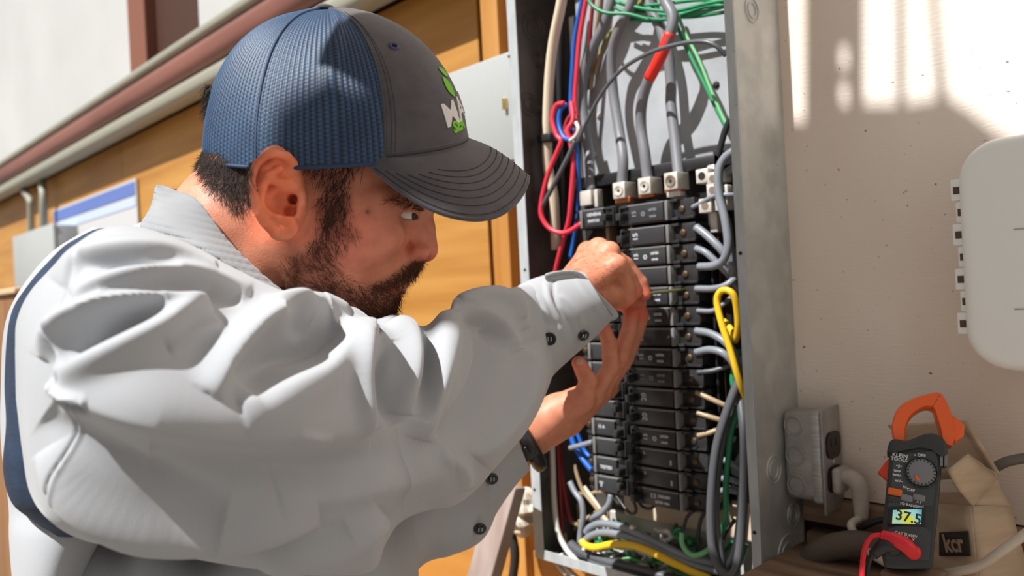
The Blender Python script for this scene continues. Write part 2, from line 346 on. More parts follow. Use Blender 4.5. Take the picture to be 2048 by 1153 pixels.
M_cop = mat('oxidised copper', (0.42, 0.14, 0.05), 0.4, 0.6)
pn = thing('electrical_panel', 'open galvanised breaker panel full of black breakers and wires', 'electrical panel', ((BX0+BX1)/2, 0, BZ0))
T = 0.0016; lip = 0.0115
e = MB()
e.add(box2((BX1-T, -BD, BZ0), (BX1, 0, BZ1)))
mesh('side_wall', *box2((BX1-T, -BD, BZ0), (BX1, 0, BZ1)), M_galv, pn, smooth=False)
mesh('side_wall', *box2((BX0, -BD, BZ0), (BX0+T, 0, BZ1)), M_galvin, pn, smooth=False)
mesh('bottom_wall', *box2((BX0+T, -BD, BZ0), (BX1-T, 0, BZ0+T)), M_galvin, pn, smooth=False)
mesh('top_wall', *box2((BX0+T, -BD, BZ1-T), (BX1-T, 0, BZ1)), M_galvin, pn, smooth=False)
xl = 0.0175
for (a, b2, c, d) in ((BX1-lip, BX1, BZ0, BZ1), (BX0, BX0+xl, BZ0, BZ1)):
    mesh('front_flange', *box2((a, -BD-T, c), (b2, -BD, d), 0.0006), M_lip, pn, smooth=False)
mesh('front_flange', *box2((BX0+xl, -BD-T, BZ0), (BX1-lip, -BD, BZ0+0.014), 0.0006), M_lip, pn, smooth=False)
# back pan: bright upper part, black tray behind the breakers, cardboard coloured bottom
zt = W(1300, 345, 0.02)[2]; zbm = 1.16
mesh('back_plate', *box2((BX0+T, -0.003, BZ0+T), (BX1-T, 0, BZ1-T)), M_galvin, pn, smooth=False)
mesh('back_pan', *box2((-0.757, -0.012, zt-0.02), (-0.480, -0.004, BZ1-0.02), 0.003), M_panback, pn, smooth=False)
mesh('breaker_tray', *box2((-0.745, -0.030, 1.175), (-0.482, -0.013, zt), 0.004), M_gap, pn, smooth=False)
M_kraft = mat('dusty tan pan', (0.55, 0.42, 0.30), 0.8, c2=(0.66, 0.54, 0.42), scale=(14, 14, 14)); M_dull = mat('dusty steel pan', (0.36, 0.37, 0.34), 0.7, c2=(0.47, 0.46, 0.42), scale=(20, 20, 40))
Q = [W(1230, 1000, 0.035), W(1420, 1040, 0.035), W(1470, 1060, 0.03)]
mesh('deflector', *box2((-0.70, -0.030, 1.128), (-0.475, -0.012, 1.176), 0.003), M_kraft, pn, smooth=False)
mesh('deflector', *box2((-0.735, -0.020, 1.075), (-0.475, -0.008, 1.127), 0.002), M_dull, pn, smooth=False)
# crumpled bright liner behind the feeders: raised rib and screws
for px, py in ((1199, 232), (1190, 310), (1433, 170)):
    mesh('pan_screw', *lathe(W(px, py, 0.012), (0, -1, 0), [(0.0045, 0), (0.0045, 0.0015), (0.003, 0.003), (0, 0.003)], 12), M_alu if px < 1300 else M_hole, pn)
# knockouts on the side walls
def knock(x, y, z, r, side, m_):
    b = MB()
    for rr in (r, r*0.62):
        a = np.linspace(0, 2*math.pi, 24, endpoint=False); b.add(tube(np.stack([np.full(24, x), y+rr*np.cos(a), z+rr*np.sin(a)], 1), 0.0011, 6, raw=True, closed=True))
    b.build('knockout', m_, pn)
for px, py, r in ((1068, 55, 0.022), (1058, 208, 0.016), (1075, 120, 0.010), (1072, 215, 0.010), (1098, 300, 0.010), (1075, 400, 0.012), (1100, 970, 0.012), (1085, 820, 0.012)):
    q = SX(px, py, BX0+T+0.0005)
    if -BD+r*0.5 < q[1] < -0.005: knock(q[0], min(max(q[1], -BD+r+0.003), -r-0.004), q[2], r, 1, M_galvin)
for px, py, r in ((1577, 1112, 0.024), (1587, 1030, 0.0135), (1548, 940, 0.0155), (1504, 20, 0.014)):
    q = SX(px, py, BX1+0.0004); knock(q[0], min(max(q[1], -BD+r+0.003), -r-0.003), q[2], r, 1, M_galv)
for px, py in ((1481, 507), (1509, 1066), (1018, 63+50), (1050, 540), (1069, 980)):
    q = W(px, py, BD+T); b = MB().add(lathe(q, (0, -1, 0), [(0.0021, 0), (0.0021, 0.0006), (0.0014, 0.001), (0, 0.001)], 12)); b.build('flange_screw', M_hole, pn)
# breakers ------------------------------------------------------------
FO = 0.075                                     # how far the faces stand out
PT = 0.02545
X1 = [-0.6474, -0.5745, -0.5690, -0.5390, -0.519]          # right bank: inner end, label end, ridge, terminal face end, tail
z0 = 1.5193
ray_z = [z0 - k*PT for k in range(14)]
def breaker(zc, h, xi, xl_, xt, s, txt, first=False, lab=True, knob=None, tall=False):
    """s=+1: terminals at +x. xi inner end, xl_ label/ridge end, xt terminal end"""
    b = MB(); g = 0.0009
    def bx(xa, xb_, oa, ob, za_, zb_, bev=0.0008, mi=0): b.add(box2((xa, -ob, za_), (xb_, -oa, zb_), bev), mi)
    lo, hi = zc-h/2+g, zc+h/2-g
    bx(xi, xl_, 0.03, FO-0.004, lo, hi)                                   # body under the face
    br = thing_part('circuit_breaker', b, M_blk, pn)
    # terminal shoulder
    c = MB(); xr = xl_+s*0.0045
    c.add(box2((xl_, -FO-0.001, lo+0.0006), (xr, -0.03, hi-0.0006), 0.0012)); c.build('ridge', M_blk3, br)
    c = MB(); c.add(box2((xr, -FO+0.011, lo), (xt, -0.03, hi), 0.001)); c.add(box2((xr+s*0.0004, -FO+0.004, lo), (xr+s*0.011, -0.05, lo+0.0035), 0.0006)); c.add(box2((xr+s*0.0004, -FO+0.004, hi-0.0035), (xr+s*0.011, -0.05, hi), 0.0006))
    c.add(box2((xr+s*0.011, -FO+0.008, lo+0.0008), (xt, -0.05, lo+0.0035), 0.0005)); c.build('terminal_block', M_blk, br)
    sx = xr+s*0.0135
    c = MB(); c.add(lathe((sx, -FO+0.011, zc), (0, -1, 0), [(0.0042, 0), (0.0042, 0.002), (0.003, 0.0028), (0, 0.0028)], 12)); c.build('terminal_screw', M_scr, br)
    # face with label recess and handle slot
    fx0, fx1 = xi+s*0.0175, xl_-s*0.0025
    c = MB(); c.add(box2((fx0, -FO, lo+0.0016), (fx1, -FO+0.005, hi-0.0012), 0.0014, 2)); c.build('face_plate', M_blk2, br)
    c = MB(); c.add(box2((fx0-s*0.002, -FO-0.0004, hi-0.0026), (fx1+s*0.001, -FO+0.004, hi-0.0006), 0.0006)); c.build('face_edge', M_blk3, br)
    c = MB(); c.add(box2((xi+s*0.002, -FO+0.0005, hi-0.004), (xi+s*0.0145, -FO+0.006, hi-0.001), 0.001)); c.add(box2((xi+s*0.001, -FO+0.001, lo+0.001), (xi+s*0.003, -FO+0.006, hi-0.001), 0.0006)); c.build('handle_guard', M_blk, br)
    kz = zc-0.002 if knob is None else zc+knob
    hx = xi+s*(0.0085)
    c = MB(); c.add(box((hx, -FO-0.003, kz), (0.0042, 0.0085, 0.0048), 0.0014)); c.build('handle', M_blk, br)
    if txt:
        ex = np.array([0, 0, 1.0]) if False else np.array([1.0, 0, 0]); ey = np.array([0, 0, 1.0])
        fw = abs(fx1-fx0); c = MB()
        for (str_, sz, ox, oz, rot) in txt:
            e1, e2 = (ex, ey) if not rot else (ey, -ex)
            c.add(text_vf(str_, sz, (min(fx0, fx1)+fw*ox, -FO-0.0002, lo+(hi-lo)*oz), e1, e2, 0.0002, 0.0002))
        c.build('marking', M_prt if lab else M_prtg, br, smooth=False)
    return br
def thing_part(name, b, m_, parent): return b.build(name, m_, parent)
T20 = [('20', 0.0105, 0.17, 0.5, True)]
T15 = [('15', 0.0105, 0.17, 0.5, True)]
Tbig = [('15', 0.009, 0.16, 0.5, True), ('o', 0.012, 0.42, 0.5, False), ('LISTED', 0.004, 0.70, 0.62, False), ('HACR', 0.0035, 0.7, 0.3, False)]
Tsm = [('L', 0.005, 0.1, 0.7, False), ('ON', 0.004, 0.85, 0.35, True)]
Tdots = [('|| ||', 0.006, 0.3, 0.62, False), ('120/240V', 0.005, 0.6, 0.62, False), ('LISTED 10kA', 0.004, 0.55, 0.3, False)]
rows = [(1.5445, 0.0275, Tbig, 0)] + [(z0 - 0.0127 - k*PT + 0.0, PT, t_, 1) for k, t_ in enumerate([T15, Tbig, T15, Tbig, Tbig, T20, Tbig, Tbig, T20, T20, Tbig, Tsm, Tsm, Tdots])]
rows[0] = (1.5355+0.0, 0.0275, Tbig, 0)
for k, (zc, h, tx, l_) in enumerate(rows):
    br = breaker(zc, h, X1[0], X1[1], X1[3], 1, tx, lab=(k not in (0, 8)))
# left bank (mirrored): handles near the middle
LX0, LX1 = -0.6545, -0.7080-0.004
lz = 1.5375
breaker(lz, 0.0275, LX0, LX1+0.004, LX1-0.016, -1, [('GENERAL', 0.006, 0.55, 0.68, False), ('SWITCH', 0.0052, 0.5, 0.35, False)])
def zl(py): return W(1225, py, FO)[2]
zz = zl(762)
k = 0
while zz > zl(985):
    breaker(zz-PT/2, PT-0.0004, LX0, LX1+0.006, LX1-0.016, -1, [[('I O', 0.007, 0.3, 0.55, False), ('20', 0.006, 0.75, 0.5, True)], [('ON', 0.005, 0.3, 0.6, False)], [('15 A', 0.006, 0.3, 0.55, False)], None, [('TESTED', 0.006, 0.45, 0.4, False)], [('o||', 0.007, 0.12, 0.5, True)]][k % 6], knob=0.003 if k % 2 else -0.004); zz -= PT; k += 1
zz = zl(762)+PT/2
while zz < 1.50:
    if zz < 1.44 : breaker(zz, PT-0.0004, LX0, LX1+0.006, LX1-0.016, -1, None)
    zz += PT
# centre bus strip between banks, plus the tan strip
mesh('bus_bar', *box2((-0.6535, -0.045, 1.19), (-0.6490, -0.031, 1.55), 0.001), M_scr, pn)
mesh('bus_bar', *box2((-0.6900, -0.050, 1.455), (-0.6840, -0.031, 1.53), 0.001), mat('tan fibre strip', (0.35, 0.27, 0.18), 0.6), pn)
# lugs
def lug(px, py, off, w=0.0098, h=0.0105, dpt=0.013, tilt=0.0):
    c = W(px, py, off)+np.array([0, dpt, 0]); b = MB().add(box(c, (w, dpt, h), 0.0012)); o = b.build('lug', M_alu, pn)
    f = c-np.array([0, dpt+0.0002, 0])
    MB().add(lathe(f, (0, -1, 0), [(0.0072, 0), (0.0072, 0.0012), (0.0052, 0.0012), (0.0040, -0.0002), (0, -0.0002)], 18)).build('set_screw', M_alud if px > 1300 else M_alu, o)
    MB().add(lathe(f-np.array([0, 0.0004, 0]), (0, -1, 0), [(0.0022, 0), (0.0022, 0.0003), (0, 0.0003)], 6)).build('hex_socket', M_hole, o)
    return c
lug(1237, 381, 0.072); lug(1288, 372, 0.072); lug(1341, 362, 0.074)
c_ = W(1180, 397, 0.06); MB().add(box(c_, (0.010, 0.010, 0.010), 0.0012)).build('lug', M_alu, pn)
c_ = W(1197, 397, 0.062); MB().add(box(c_, (0.003, 0.006, 0.012), 0.0012)).build('lug', M_alu, pn)
for px, py, w_, h_, m_ in ((1352, 388, 0.010, 0.004, M_alu), (1350, 379, 0.012, 0.004, M_cop), (1297, 391, 0.012, 0.003, M_cop), (1250, 401, 0.012, 0.004, M_cop)):
    mesh('bus_tab', *box(W(px, py, 0.060), (w_, 0.006, h_), 0.001), m_, pn)
# neutral bar: stacked small lugs at the upper right
nb = MB().add(box2(W(1415, 375, 0.055)+[0, 0, -0.055], W(1443, 350, 0.040)+[0, 0.0, 0.012], 0.002)).build('neutral_bar', M_alu, pn)
for px, py, r in ((1411, 353, 0.0085), (1432, 358, 0.0075), (1447, 355, 0.006), (1432, 381, 0.008), (1417, 412, 0.0085), (1450, 385, 0.008), (1449, 408, 0.008)):
    c = W(px, py, 0.062); o = mesh('neutral_lug', *box(c, (r, 0.008, r), 0.001), M_alu, nb)
    MB().add(lathe(c-np.array([0, 0.008, 0]), (0, -1, 0), [(r*0.55, 0), (r*0.55, 0.0006), (0, 0.0006)], 14)).build('neutral_screw', M_alud if py != 353 else M_hole, nb)
mesh('support_bracket', *box2(W(1425, 306, 0.05)+[0, 0, -0.05], W(1456, 300, 0.03), 0.002), M_gap, pn)
mesh('tray_flange', *box2((-0.742, -0.05, zt-0.012), (-0.482, -0.012, zt+0.004), 0.002), M_gap, pn)
mesh('side_guard', *box2(W(1400, 420, 0.06)*[1, 0, 0]+[0, -0.045, 1.17], W(1418, 420, 0.04)*[1, 0, 0]+[0.004, -0.028, 1.57], 0.002), M_gap, pn)
mesh('bus_bar', *box2(W(1433, 420, 0.05)*[1, 0, 0]+[0, -0.05, 1.30], W(1438, 420, 0.04)*[1, 0, 0]+[0.002, -0.04, 1.53], 0.001), M_scr, pn)
# ---------------------------------------------------------------- implicit surfaces (camera axes, metres)
def smin(a, b, k):
    h = np.clip(0.5+0.5*(b-a)/k, 0, 1); return b*(1-h)+a*h-k*h*(1-h)
def smax(a, b, k): return -smin(-a, -b, k)
def s_cone(p, a, b, ra, rb):
    a = np.asarray(a); b = np.asarray(b); d = b-a; t = np.clip(((p-a)@d)/(d@d+1e-12), 0, 1)
    return np.linalg.norm(p-a-t[:, None]*d, axis=1)-(ra+(rb-ra)*t)
def s_ell(p, c, r, A=None):
    q = p-np.asarray(c)
    if A is not None: q = q@np.asarray(A).T
    r = np.asarray(r); k0 = np.linalg.norm(q/r, axis=1); k1 = np.linalg.norm(q/(r*r), axis=1)
    return k0*(k0-1)/(k1+1e-9)
def chain(p, pts, rs, k=0.002):
    d = None
    for i in range(len(pts)-1):
        e = s_cone(p, pts[i], pts[i+1], rs[i], rs[i+1]); d = e if d is None else smin(d, e, k)
    return d
def sdf_mesh(fn, lo, hi, h, lev=4):
    lo = np.asarray(lo, float); hi = np.asarray(hi, float); H = h*2**lev; n = np.ceil((hi-lo)/H).astype(int)
    I = np.stack(np.meshgrid(*[np.arange(k) for k in n], indexing='ij'), -1).reshape(-1, 3)
    for l in range(lev, -1, -1):
        s = h*2**l; d = fn(lo+(I+0.5)*s); I = I[np.abs(d) < s*0.95+0.0015]
        if l > 0: I = (I[:, None, :]*2+np.array([[i, j, k] for i in (0, 1) for j in (0, 1) for k in (0, 1)])[None]).reshape(-1, 3)
    S = 1 << 20; key = lambda J: (J[:, 0]*S+J[:, 1])*S+J[:, 2]
    cor = np.array([[i, j, k] for i in (0, 1) for j in (0, 1) for k in (0, 1)])
    AC = (I[:, None, :]+cor[None]).reshape(-1, 3); kk = key(AC); uk, fi, inv = np.unique(kk, return_index=True, return_inverse=True)
    val = fn(lo+AC[fi]*h)[inv].reshape(-1, 8); sg = val < 0; act = sg.any(1) & ~sg.all(1)
    I = I[act]; val = val[act]; sg = sg[act]; o = np.argsort(key(I)); I = I[o]; val = val[o]; sg = sg[o]; ck = key(I)
    V = np.zeros((len(I), 3)); cnt = np.zeros(len(I))
    for a in range(8):
        for ax in range(3):
            b = a | (1 << (2-ax))
            if b == a: continue
            x = sg[:, a] != sg[:, b]; t = val[:, a]/(val[:, a]-val[:, b]+1e-15); q = cor[a]+(cor[b]-cor[a])*t[:, None]
            V[x] += q[x]; cnt[x] += 1
    V = lo+(I+V/cnt[:, None])*h; Fs = []
    for ax in range(3):
        b = 1 << (2-ax); x = sg[:, 0] != sg[:, b]; J = I[x]; e1 = np.zeros(3, int); e2 = np.zeros(3, int); e1[(ax+1) % 3] = 1; e2[(ax+2) % 3] = 1
        ids = []; ok = np.ones(len(J), bool)
        for off in (0*e1, e1, e1+e2, e2):
            k_ = key(J-off); s_ = np.clip(np.searchsorted(ck, k_), 0, len(ck)-1); ok &= ck[s_] == k_; ids.append(s_)
        q = np.stack(ids, 1); fl = sg[x][:, 0]; q[~fl] = q[~fl][:, ::-1]; Fs.append(q[ok])
    return V, np.vstack(Fs)
def smooth_mesh(V, Fq, it=1, lam=0.5):
    for _ in range(it):
        acc = np.zeros_like(V); c = np.zeros(len(V))
        for i in range(4):
            j = (i+1) % 4
            for a, b in ((i, j), (j, i)):
                for k in range(3): acc[:, k] += np.bincount(Fq[:, a], V[Fq[:, b], k], len(V))
                c += np.bincount(Fq[:, a], minlength=len(V))
        V = V+lam*(acc/np.maximum(c, 1)[:, None]-V)
    return V
def vnorm(V, Fq):
    n = np.cross(V[Fq[:, 2]]-V[Fq[:, 0]], V[Fq[:, 3]]-V[Fq[:, 1]]); N = np.zeros_like(V)
    for i in range(4):
        for k in range(3): N[:, k] += np.bincount(Fq[:, i], n[:, k], len(V))
    return N/(np.linalg.norm(N, axis=1)[:, None]+1e-12)
# ---------------------------------------------------------------- the man
HD = 0.655
def hp(px, py, s=0.0): return pc(px, py, HD-s)
def mir(a): a = np.array(a, float); a[2] = 2*HD-a[2]; return a
SH = pc(270, 800, 0.54); EL = pc(790, 880, 0.64)
WR = pc(1140, 592, 0.902); LW = pc(1062, 862, 0.935)
EYE = hp(807, 432, 0.0305)
def near_ball(p, c, R, fn, m_=0.05):
    """fn evaluated inside a ball only; a safe distance outside it"""
    r = np.linalg.norm(p-np.asarray(c), axis=1)-R; k = r < m_; out = r+0.03; 
    if k.any(): out[k] = fn(p[k])
    return out
def head(p):
    # symmetric about its own middle plane (depth HD)
    q = p.copy(); q[:, 2] = HD-np.abs(p[:, 2]-HD)
    d = s_ell(q, hp(646, 268), (0.083, 0.083, 0.066))
    t = rad(24); A = [[math.cos(t), -math.sin(t), 0], [math.sin(t), math.cos(t), 0], [0, 0, 1]]
    d = smin(d, s_ell(q, hp(722, 442), (0.0505, 0.078, 0.060), A), 0.02)
    d = smin(d, s_ell(q, hp(640, 470, 0.0), (0.035, 0.045, 0.062), A), 0.02)                        # ramus
    d = smin(d, chain(q, [hp(600, 490, 0.052), hp(622, 555, 0.047), hp(690, 602, 0.030), hp(742, 610, 0.010)], [0.014, 0.015, 0.015, 0.015], 0.01), 0.016)
    d = smin(d, s_cone(q, hp(742, 606, 0.012), hp(742, 606, -0.012), 0.0145, 0.0145), 0.010)         # chin
    d = smin(d, s_ell(q, hp(735, 462, 0.047), (0.028, 0.020, 0.013)), 0.02)                           # cheekbone
    d = smin(d, chain(q, [hp(770, 404, 0.050), hp(815, 402, 0.036), hp(848, 402, 0.012), hp(850, 402, 0.0)], [0.008, 0.009, 0.0085, 0.008]), 0.010)  # brow
    d = smax(d, -s_ell(q, hp(834, 438, 0.038), (0.015, 0.0105, 0.014)), 0.008)                         # socket
    # nose
    d = smin(d, chain(q, [hp(846, 416), hp(851, 455), hp(853, 499)], [0.0068, 0.0078, 0.0096]), 0.006)
    d = smin(d, chain(q, [hp(836, 430, 0.009), hp(834, 470, 0.012), hp(832, 502, 0.0135)], [0.005, 0.007, 0.008]), 0.008)
    d = smin(d, s_ell(q, hp(833, 506, 0.0155), (0.0105, 0.0072, 0.0065)), 0.004)
    d = smin(d, s_cone(q, hp(850, 508), hp(828, 516), 0.0062, 0.006), 0.004)
    d = smax(d, -s_ell(q, hp(846, 520, 0.0085), (0.006, 0.004, 0.0035)), 0.003)
    d = smax(d, -s_cone(q, hp(818, 492, 0.020), hp(812, 515, 0.024), 0.0022, 0.0022), 0.006)          # wing crease
    # mouth
    d = smin(d, s_ell(q, hp(778, 545, 0.0), (0.019, 0.019, 0.028)), 0.014)
    d = smin(d, s_cone(q, hp(812, 528, 0.0), hp(790, 558, 0.0), 0.0065, 0.0060), 0.010)
    d = smin(d, chain(q, [hp(788, 566, 0.0), hp(782, 568, 0.012), hp(765, 572, 0.023)], [0.0042, 0.0040, 0.003]), 0.004)
    d = smin(d, chain(q, [hp(781, 583, 0.0), hp(775, 583, 0.011), hp(762, 580, 0.021)], [0.0050, 0.0045, 0.003]), 0.005)
    d = smax(d, -chain(q, [hp(798, 574, 0.0), hp(787, 575, 0.013), hp(764, 577, 0.026)], [0.0011, 0.0011, 0.0008]), 0.0025)
    # eyelids and slit
    d = smin(d, s_ell(q, EYE, (0.0132, 0.0132, 0.0132)), 0.0035)
    d = smax(d, -s_ell(q, hp(822, 431.5, 0.0425), (0.0080, 0.0027, 0.0120)), 0.0012)
    # ear (near side, mirrored)
    def ep(x, y, s): return hp(x, y, s+0.006)
    hx = [ep(592, 352, .066), ep(590, 330, .071), ep(574, 313, .076), ep(553, 307, .080), ep(532, 312, .084), ep(513, 328, .088), ep(504, 350, .090), ep(502, 374, .091), ep(508, 401, .090), ep(520, 427, .087), ep(537, 448, .083), ep(555, 463, .079)]
    e = chain(q, hx, [.0034, .0034, .0034, .0032, .0030, .0030, .0030, .0030, .0030, .0032, .0040, .0055], 0.001)
    e = smin(e, s_ell(q, ep(568, 456, .076), (0.0105, 0.0095, 0.0042)), 0.005)
    pl = s_ell(q, ep(551, 380, .0740), (0.0185, 0.0325, 0.0042), [[1, 0, 0.32], [0, 1, 0], [-0.32, 0, 1]])
    e = smin(e, pl, 0.003)
    e = smin(e, chain(q, [ep(578, 330, .069), ep(550, 326, .0750), ep(526, 342, .0795), ep(516, 370, .0815), ep(521, 400, .0805), ep(535, 426, .078), ep(552, 448, .075)], [.0034, .0036, .0044, .0044, .004, .0036, .0034]), 0.0015)
    e = smin(e, chain(q, [ep(560, 338, .079), ep(538, 352, .0835), ep(524, 376, .086), ep(526, 402, .086), ep(540, 422, .083), ep(560, 434, .080), ep(575, 438, .077)], [.0028, .0030, .0032, .0032, .0034, .0038, .0036]), 0.002)
    e = smin(e, chain(q, [ep(538, 358, .083), ep(556, 366, .080), ep(580, 364, .076)], [.0028, .0026, .002]), 0.003)
    e = smin(e, chain(q, [ep(600, 392, .0735), ep(598, 404, .0745), ep(594, 418, .0725)], [.0040, .0042, .0035]), 0.006)
    e = smin(e, chain(q, [ep(585, 375, .070), ep(565, 385, .0745), ep(548, 390, .0765)], [.003, .0022, .0018]), 0.004)
    e = smin(e, s_ell(q, ep(577, 402, .064), (0.013, 0.026, 0.014)), 0.006)
    e = smax(e, -s_ell(q, ep(563, 402, .0840), (0.0112, 0.0095, 0.0120)), 0.003)
    e = smax(e, -s_cone(q, ep(582, 398, .080), ep(590, 400, .060), 0.0040, 0.0035), 0.002)
    e = smax(e, -s_cone(q, ep(572, 414, .082), ep(583, 424, .070), 0.0055, 0.0045), 0.003)
    d = smin(d, e, 0.005)
    return d
def body(p):
    d = near_ball(p, pc(650, 380, HD), 0.135, head)
    # neck, torso, arms
    d = smin(d, chain(p, [pc(536, 398, HD), pc(480, 480, HD-0.005), pc(400, 640, HD)], [0.055, 0.056, 0.064], 0.02), 0.03)
    d = smin(d, s_cone(p, pc(575, 480, HD-0.036), pc(470, 590, HD-0.05), 0.014, 0.012), 0.02)        # neck muscle
    d = smin(d, s_ell(p, pc(330, 860, 0.70), (0.080, 0.13, 0.10)), 0.05)
    d = smin(d, chain(p, [SH, EL], [0.050, 0.042], 0.02), 0.04)
    d = smin(d, near_ball(p, pc(1070, 690, 0.83), 0.24, rarm), 0.01)
    d = smin(d, near_ball(p, pc(1000, 900, 0.87), 0.30, larm), 0.01)
    return d
def rarm(p):
    a = chain(p, [EL, pc(1010, 725, 0.825), WR], [0.038, 0.027, 0.0240], 0.01)
    # right hand
    kn = [pc(1176, 505, 0.955), pc(1197, 498, 0.938), pc(1218, 506, 0.920), pc(1232, 532, 0.903)]
    for i, k_ in enumerate(kn): a = smin(a, s_cone(p, WR, k_, 0.0215, 0.0120 if i < 3 else 0.0110), 0.011)
    for k_ in kn: a = smin(a, s_ell(p, k_+np.array([0, 0.0015, -0.002]), (0.0125, 0.0115, 0.0115)), 0.004)
    a = smin(a, s_cone(p, WR+np.array([0.006, -0.010, 0.0]), pc(1222, 588, 0.915), 0.018, 0.0135), 0.010)
    d = a
    f = chain(p, [kn[0], pc(1240, 522, 0.982), pc(1276, 562, 0.992), pc(1289, 586, 0.990)], [.0105, .0095, .0083, .0072])
    f = np.minimum(f, chain(p, [kn[1], pc(1250, 530, 0.962), pc(1281, 566, 0.966), pc(1291, 588, 0.966)], [.0110, .0100, .0086, .0074]))
    f = np.minimum(f, chain(p, [kn[2], pc(1257, 556, 0.938), pc(1270, 583, 0.940), pc(1252, 603, 0.942)], [.0110, .0102, .0092, .0080]))
    f = np.minimum(f, chain(p, [kn[3], pc(1252, 574, 0.918), pc(1255, 597, 0.921), pc(1228, 606, 0.926)], [.0105, .0098, .0090, .0078]))
    d = smin(d, f, 0.0022)
    th = chain(p, [WR+np.array([0.012, -0.006, 0.02]), pc(1215, 600, 0.955), pc(1258, 608, 0.975), pc(1280, 606, 0.985)], [.014, .0115, .0095, .0080]); d = smin(d, th, 0.003)
    return d
def larm(p):
    b = chain(p, [pc(600, 1090, 0.76), pc(840, 1035, 0.825), LW], [0.036, 0.029, 0.0245], 0.01)
    pb = [pc(1186, 792, 0.942), pc(1203, 782, 0.957), pc(1214, 772, 0.973), pc(1218, 775, 0.988)]
    for k_ in pb: b = smin(b, s_cone(p, LW, k_, 0.0235, 0.0125), 0.012)
    b = smin(b, chain(p, [LW+np.array([0.0, -0.008, 0]), pc(1135, 842, 0.95), pc(1190, 790, 0.968)], [0.018, 0.0185, 0.013]), 0.010)
    b = smin(b, chain(p, [LW, pc(1118, 822, 0.930), pc(1165, 800, 0.922)], [0.02, 0.0185, 0.0140], 0.005), 0.012)   # thenar
    d = b
    g = chain(p, [pc(1165, 800, 0.922), pc(1177, 764, 0.915), pc(1158, 727, 0.915)], [.0130, .0105, .0084])
    d = smin(d, g, 0.005)
    g = chain(p, [pb[0], pc(1222, 736, 0.938), pc(1219, 688, 0.935), pc(1207, 655, 0.938)], [.0115, .0102, .0092, .0080])
    g = np.minimum(g, chain(p, [pb[1], pc(1240, 715, 0.955), pc(1257, 668, 0.958), pc(1263, 633, 0.962)], [.0118, .0105, .0100, .0094]))
    g = np.minimum(g, chain(p, [pb[2], pc(1252, 716, 0.978), pc(1272, 668, 0.982), pc(1285, 632, 0.984)], [.0115, .0102, .0092, .0082]))
    g = np.minimum(g, chain(p, [pb[3], pc(1240, 730, 0.998), pc(1250, 690, 1.004)], [.0105, .0092, .0080]))
    d = smin(d, g, 0.0022)
    return d
BV, BF = sdf_mesh(body, [-0.46, -0.46, 0.44], [0.20, 0.27, 1.05], 0.0012)
BV = smooth_mesh(BV, BF, 1, 0.5)
BN = vnorm(BV, BF)
def vpx(V): return 1024+FPX*V[:, 0]/V[:, 2], 576.5-FPX*V[:, 1]/V[:, 2]
bx_, by_ = vpx(BV)
def pip(x, y, poly):
    poly = np.asarray(poly, float); ins = np.zeros(len(x), bool); n = len(poly); j = n-1
    for i in range(n):
        xi, yi = poly[i]; xj, yj = poly[j]; c = ((yi > y) != (yj > y)) & (x < (xj-xi)*(y-yi)/(yj-yi+1e-12)+xi); ins ^= c; j = i
    return ins
def pdist(x, y, poly, closed=True):
    d = np.full(len(x), 1e9); n = len(poly)
    for i in range(n if closed else n-1):
        a = np.array(poly[i], float); b = np.array(poly[(i+1) % n], float); e = b-a
        t = np.clip(((x-a[0])*e[0]+(y-a[1])*e[1])/(e@e+1e-9), 0, 1); d = np.minimum(d, np.hypot(x-a[0]-t*e[0], y-a[1]-t*e[1]))
    return d
def soft(x, y, poly, w):
    d = pdist(x, y, poly); return np.clip(0.5+np.where(pip(x, y, poly), d, -d)/w*0.5, 0, 1)
BEARD = [(640, 410), (690, 400), (700, 455), (712, 470), (672, 500), (668, 540), (690, 568), (740, 578), (765, 590), (800, 578), (800, 640), (560, 640), (562, 560), (575, 520), (610, 500), (648, 470)]
MOUST = [(840, 518), (846, 534), (812, 562), (775, 575), (745, 586), (742, 574), (770, 562), (795, 546), (818, 526)]
SIDEB = [(620, 320), (735, 325), (700, 350), (692, 420), (640, 480), (625, 500), (650, 420), (645, 370), (610, 335)]
NAPE = [(405, 309), (520, 318), (505, 340), (495, 400), (480, 420), (455, 400), (425, 375), (408, 345)]
RH = [(1090, 560), (1120, 510), (1165, 490), (1215, 515), (1240, 555), (1205, 590), (1150, 570)]
tint = np.ones((len(BV), 3)); near = BV[:, 2] < HD+0.02
def tn(mask, col): 
    global tint
    m_ = np.clip(mask, 0, 1)[:, None]; tint = tint*(1-m_)+tint*np.array(col)*m_
hd = (bx_ < 900) & (by_ < 660)
tn(soft(bx_, by_, BEARD, 18)*hd, (0.50, 0.44, 0.42)); tn(soft(bx_, by_, MOUST, 10)*hd*(BV[:, 2] > 0), (0.42, 0.36, 0.33)); tn(soft(bx_, by_, SIDEB, 14)*hd, (0.52, 0.46, 0.44)); tn(soft(bx_, by_, NAPE, 26)*hd, (0.30, 0.26, 0.26))
tn(np.exp(-((bx_-690)**2+(by_-470)**2)/(2*60**2))*hd, (1.10, 0.80, 0.82))
tn(np.exp(-((bx_-855)**2/(2*30**2)+(by_-505)**2/(2*28**2)))*hd, (1.02, 0.80, 0.85))
tn(soft(bx_, by_, [(500, 300), (600, 300), (600, 480), (500, 480)], 20)*hd, (1.18, 0.78, 0.58))  # ear reddened to paint in sunlight glowing through it
tn(np.exp(-((bx_-782)**2+(by_-577)**2)/(2*9**2))*hd, (1.0, 0.62, 0.62))
tn(np.exp(-(((bx_-735)**2+(by_-424)**2)/(2*3.0**2)))*hd, (0.35, 0.25, 0.25))
tn(soft(bx_, by_, [(770, 395), (835, 392), (850, 408), (800, 412)], 10)*hd, (0.72, 0.65, 0.65))
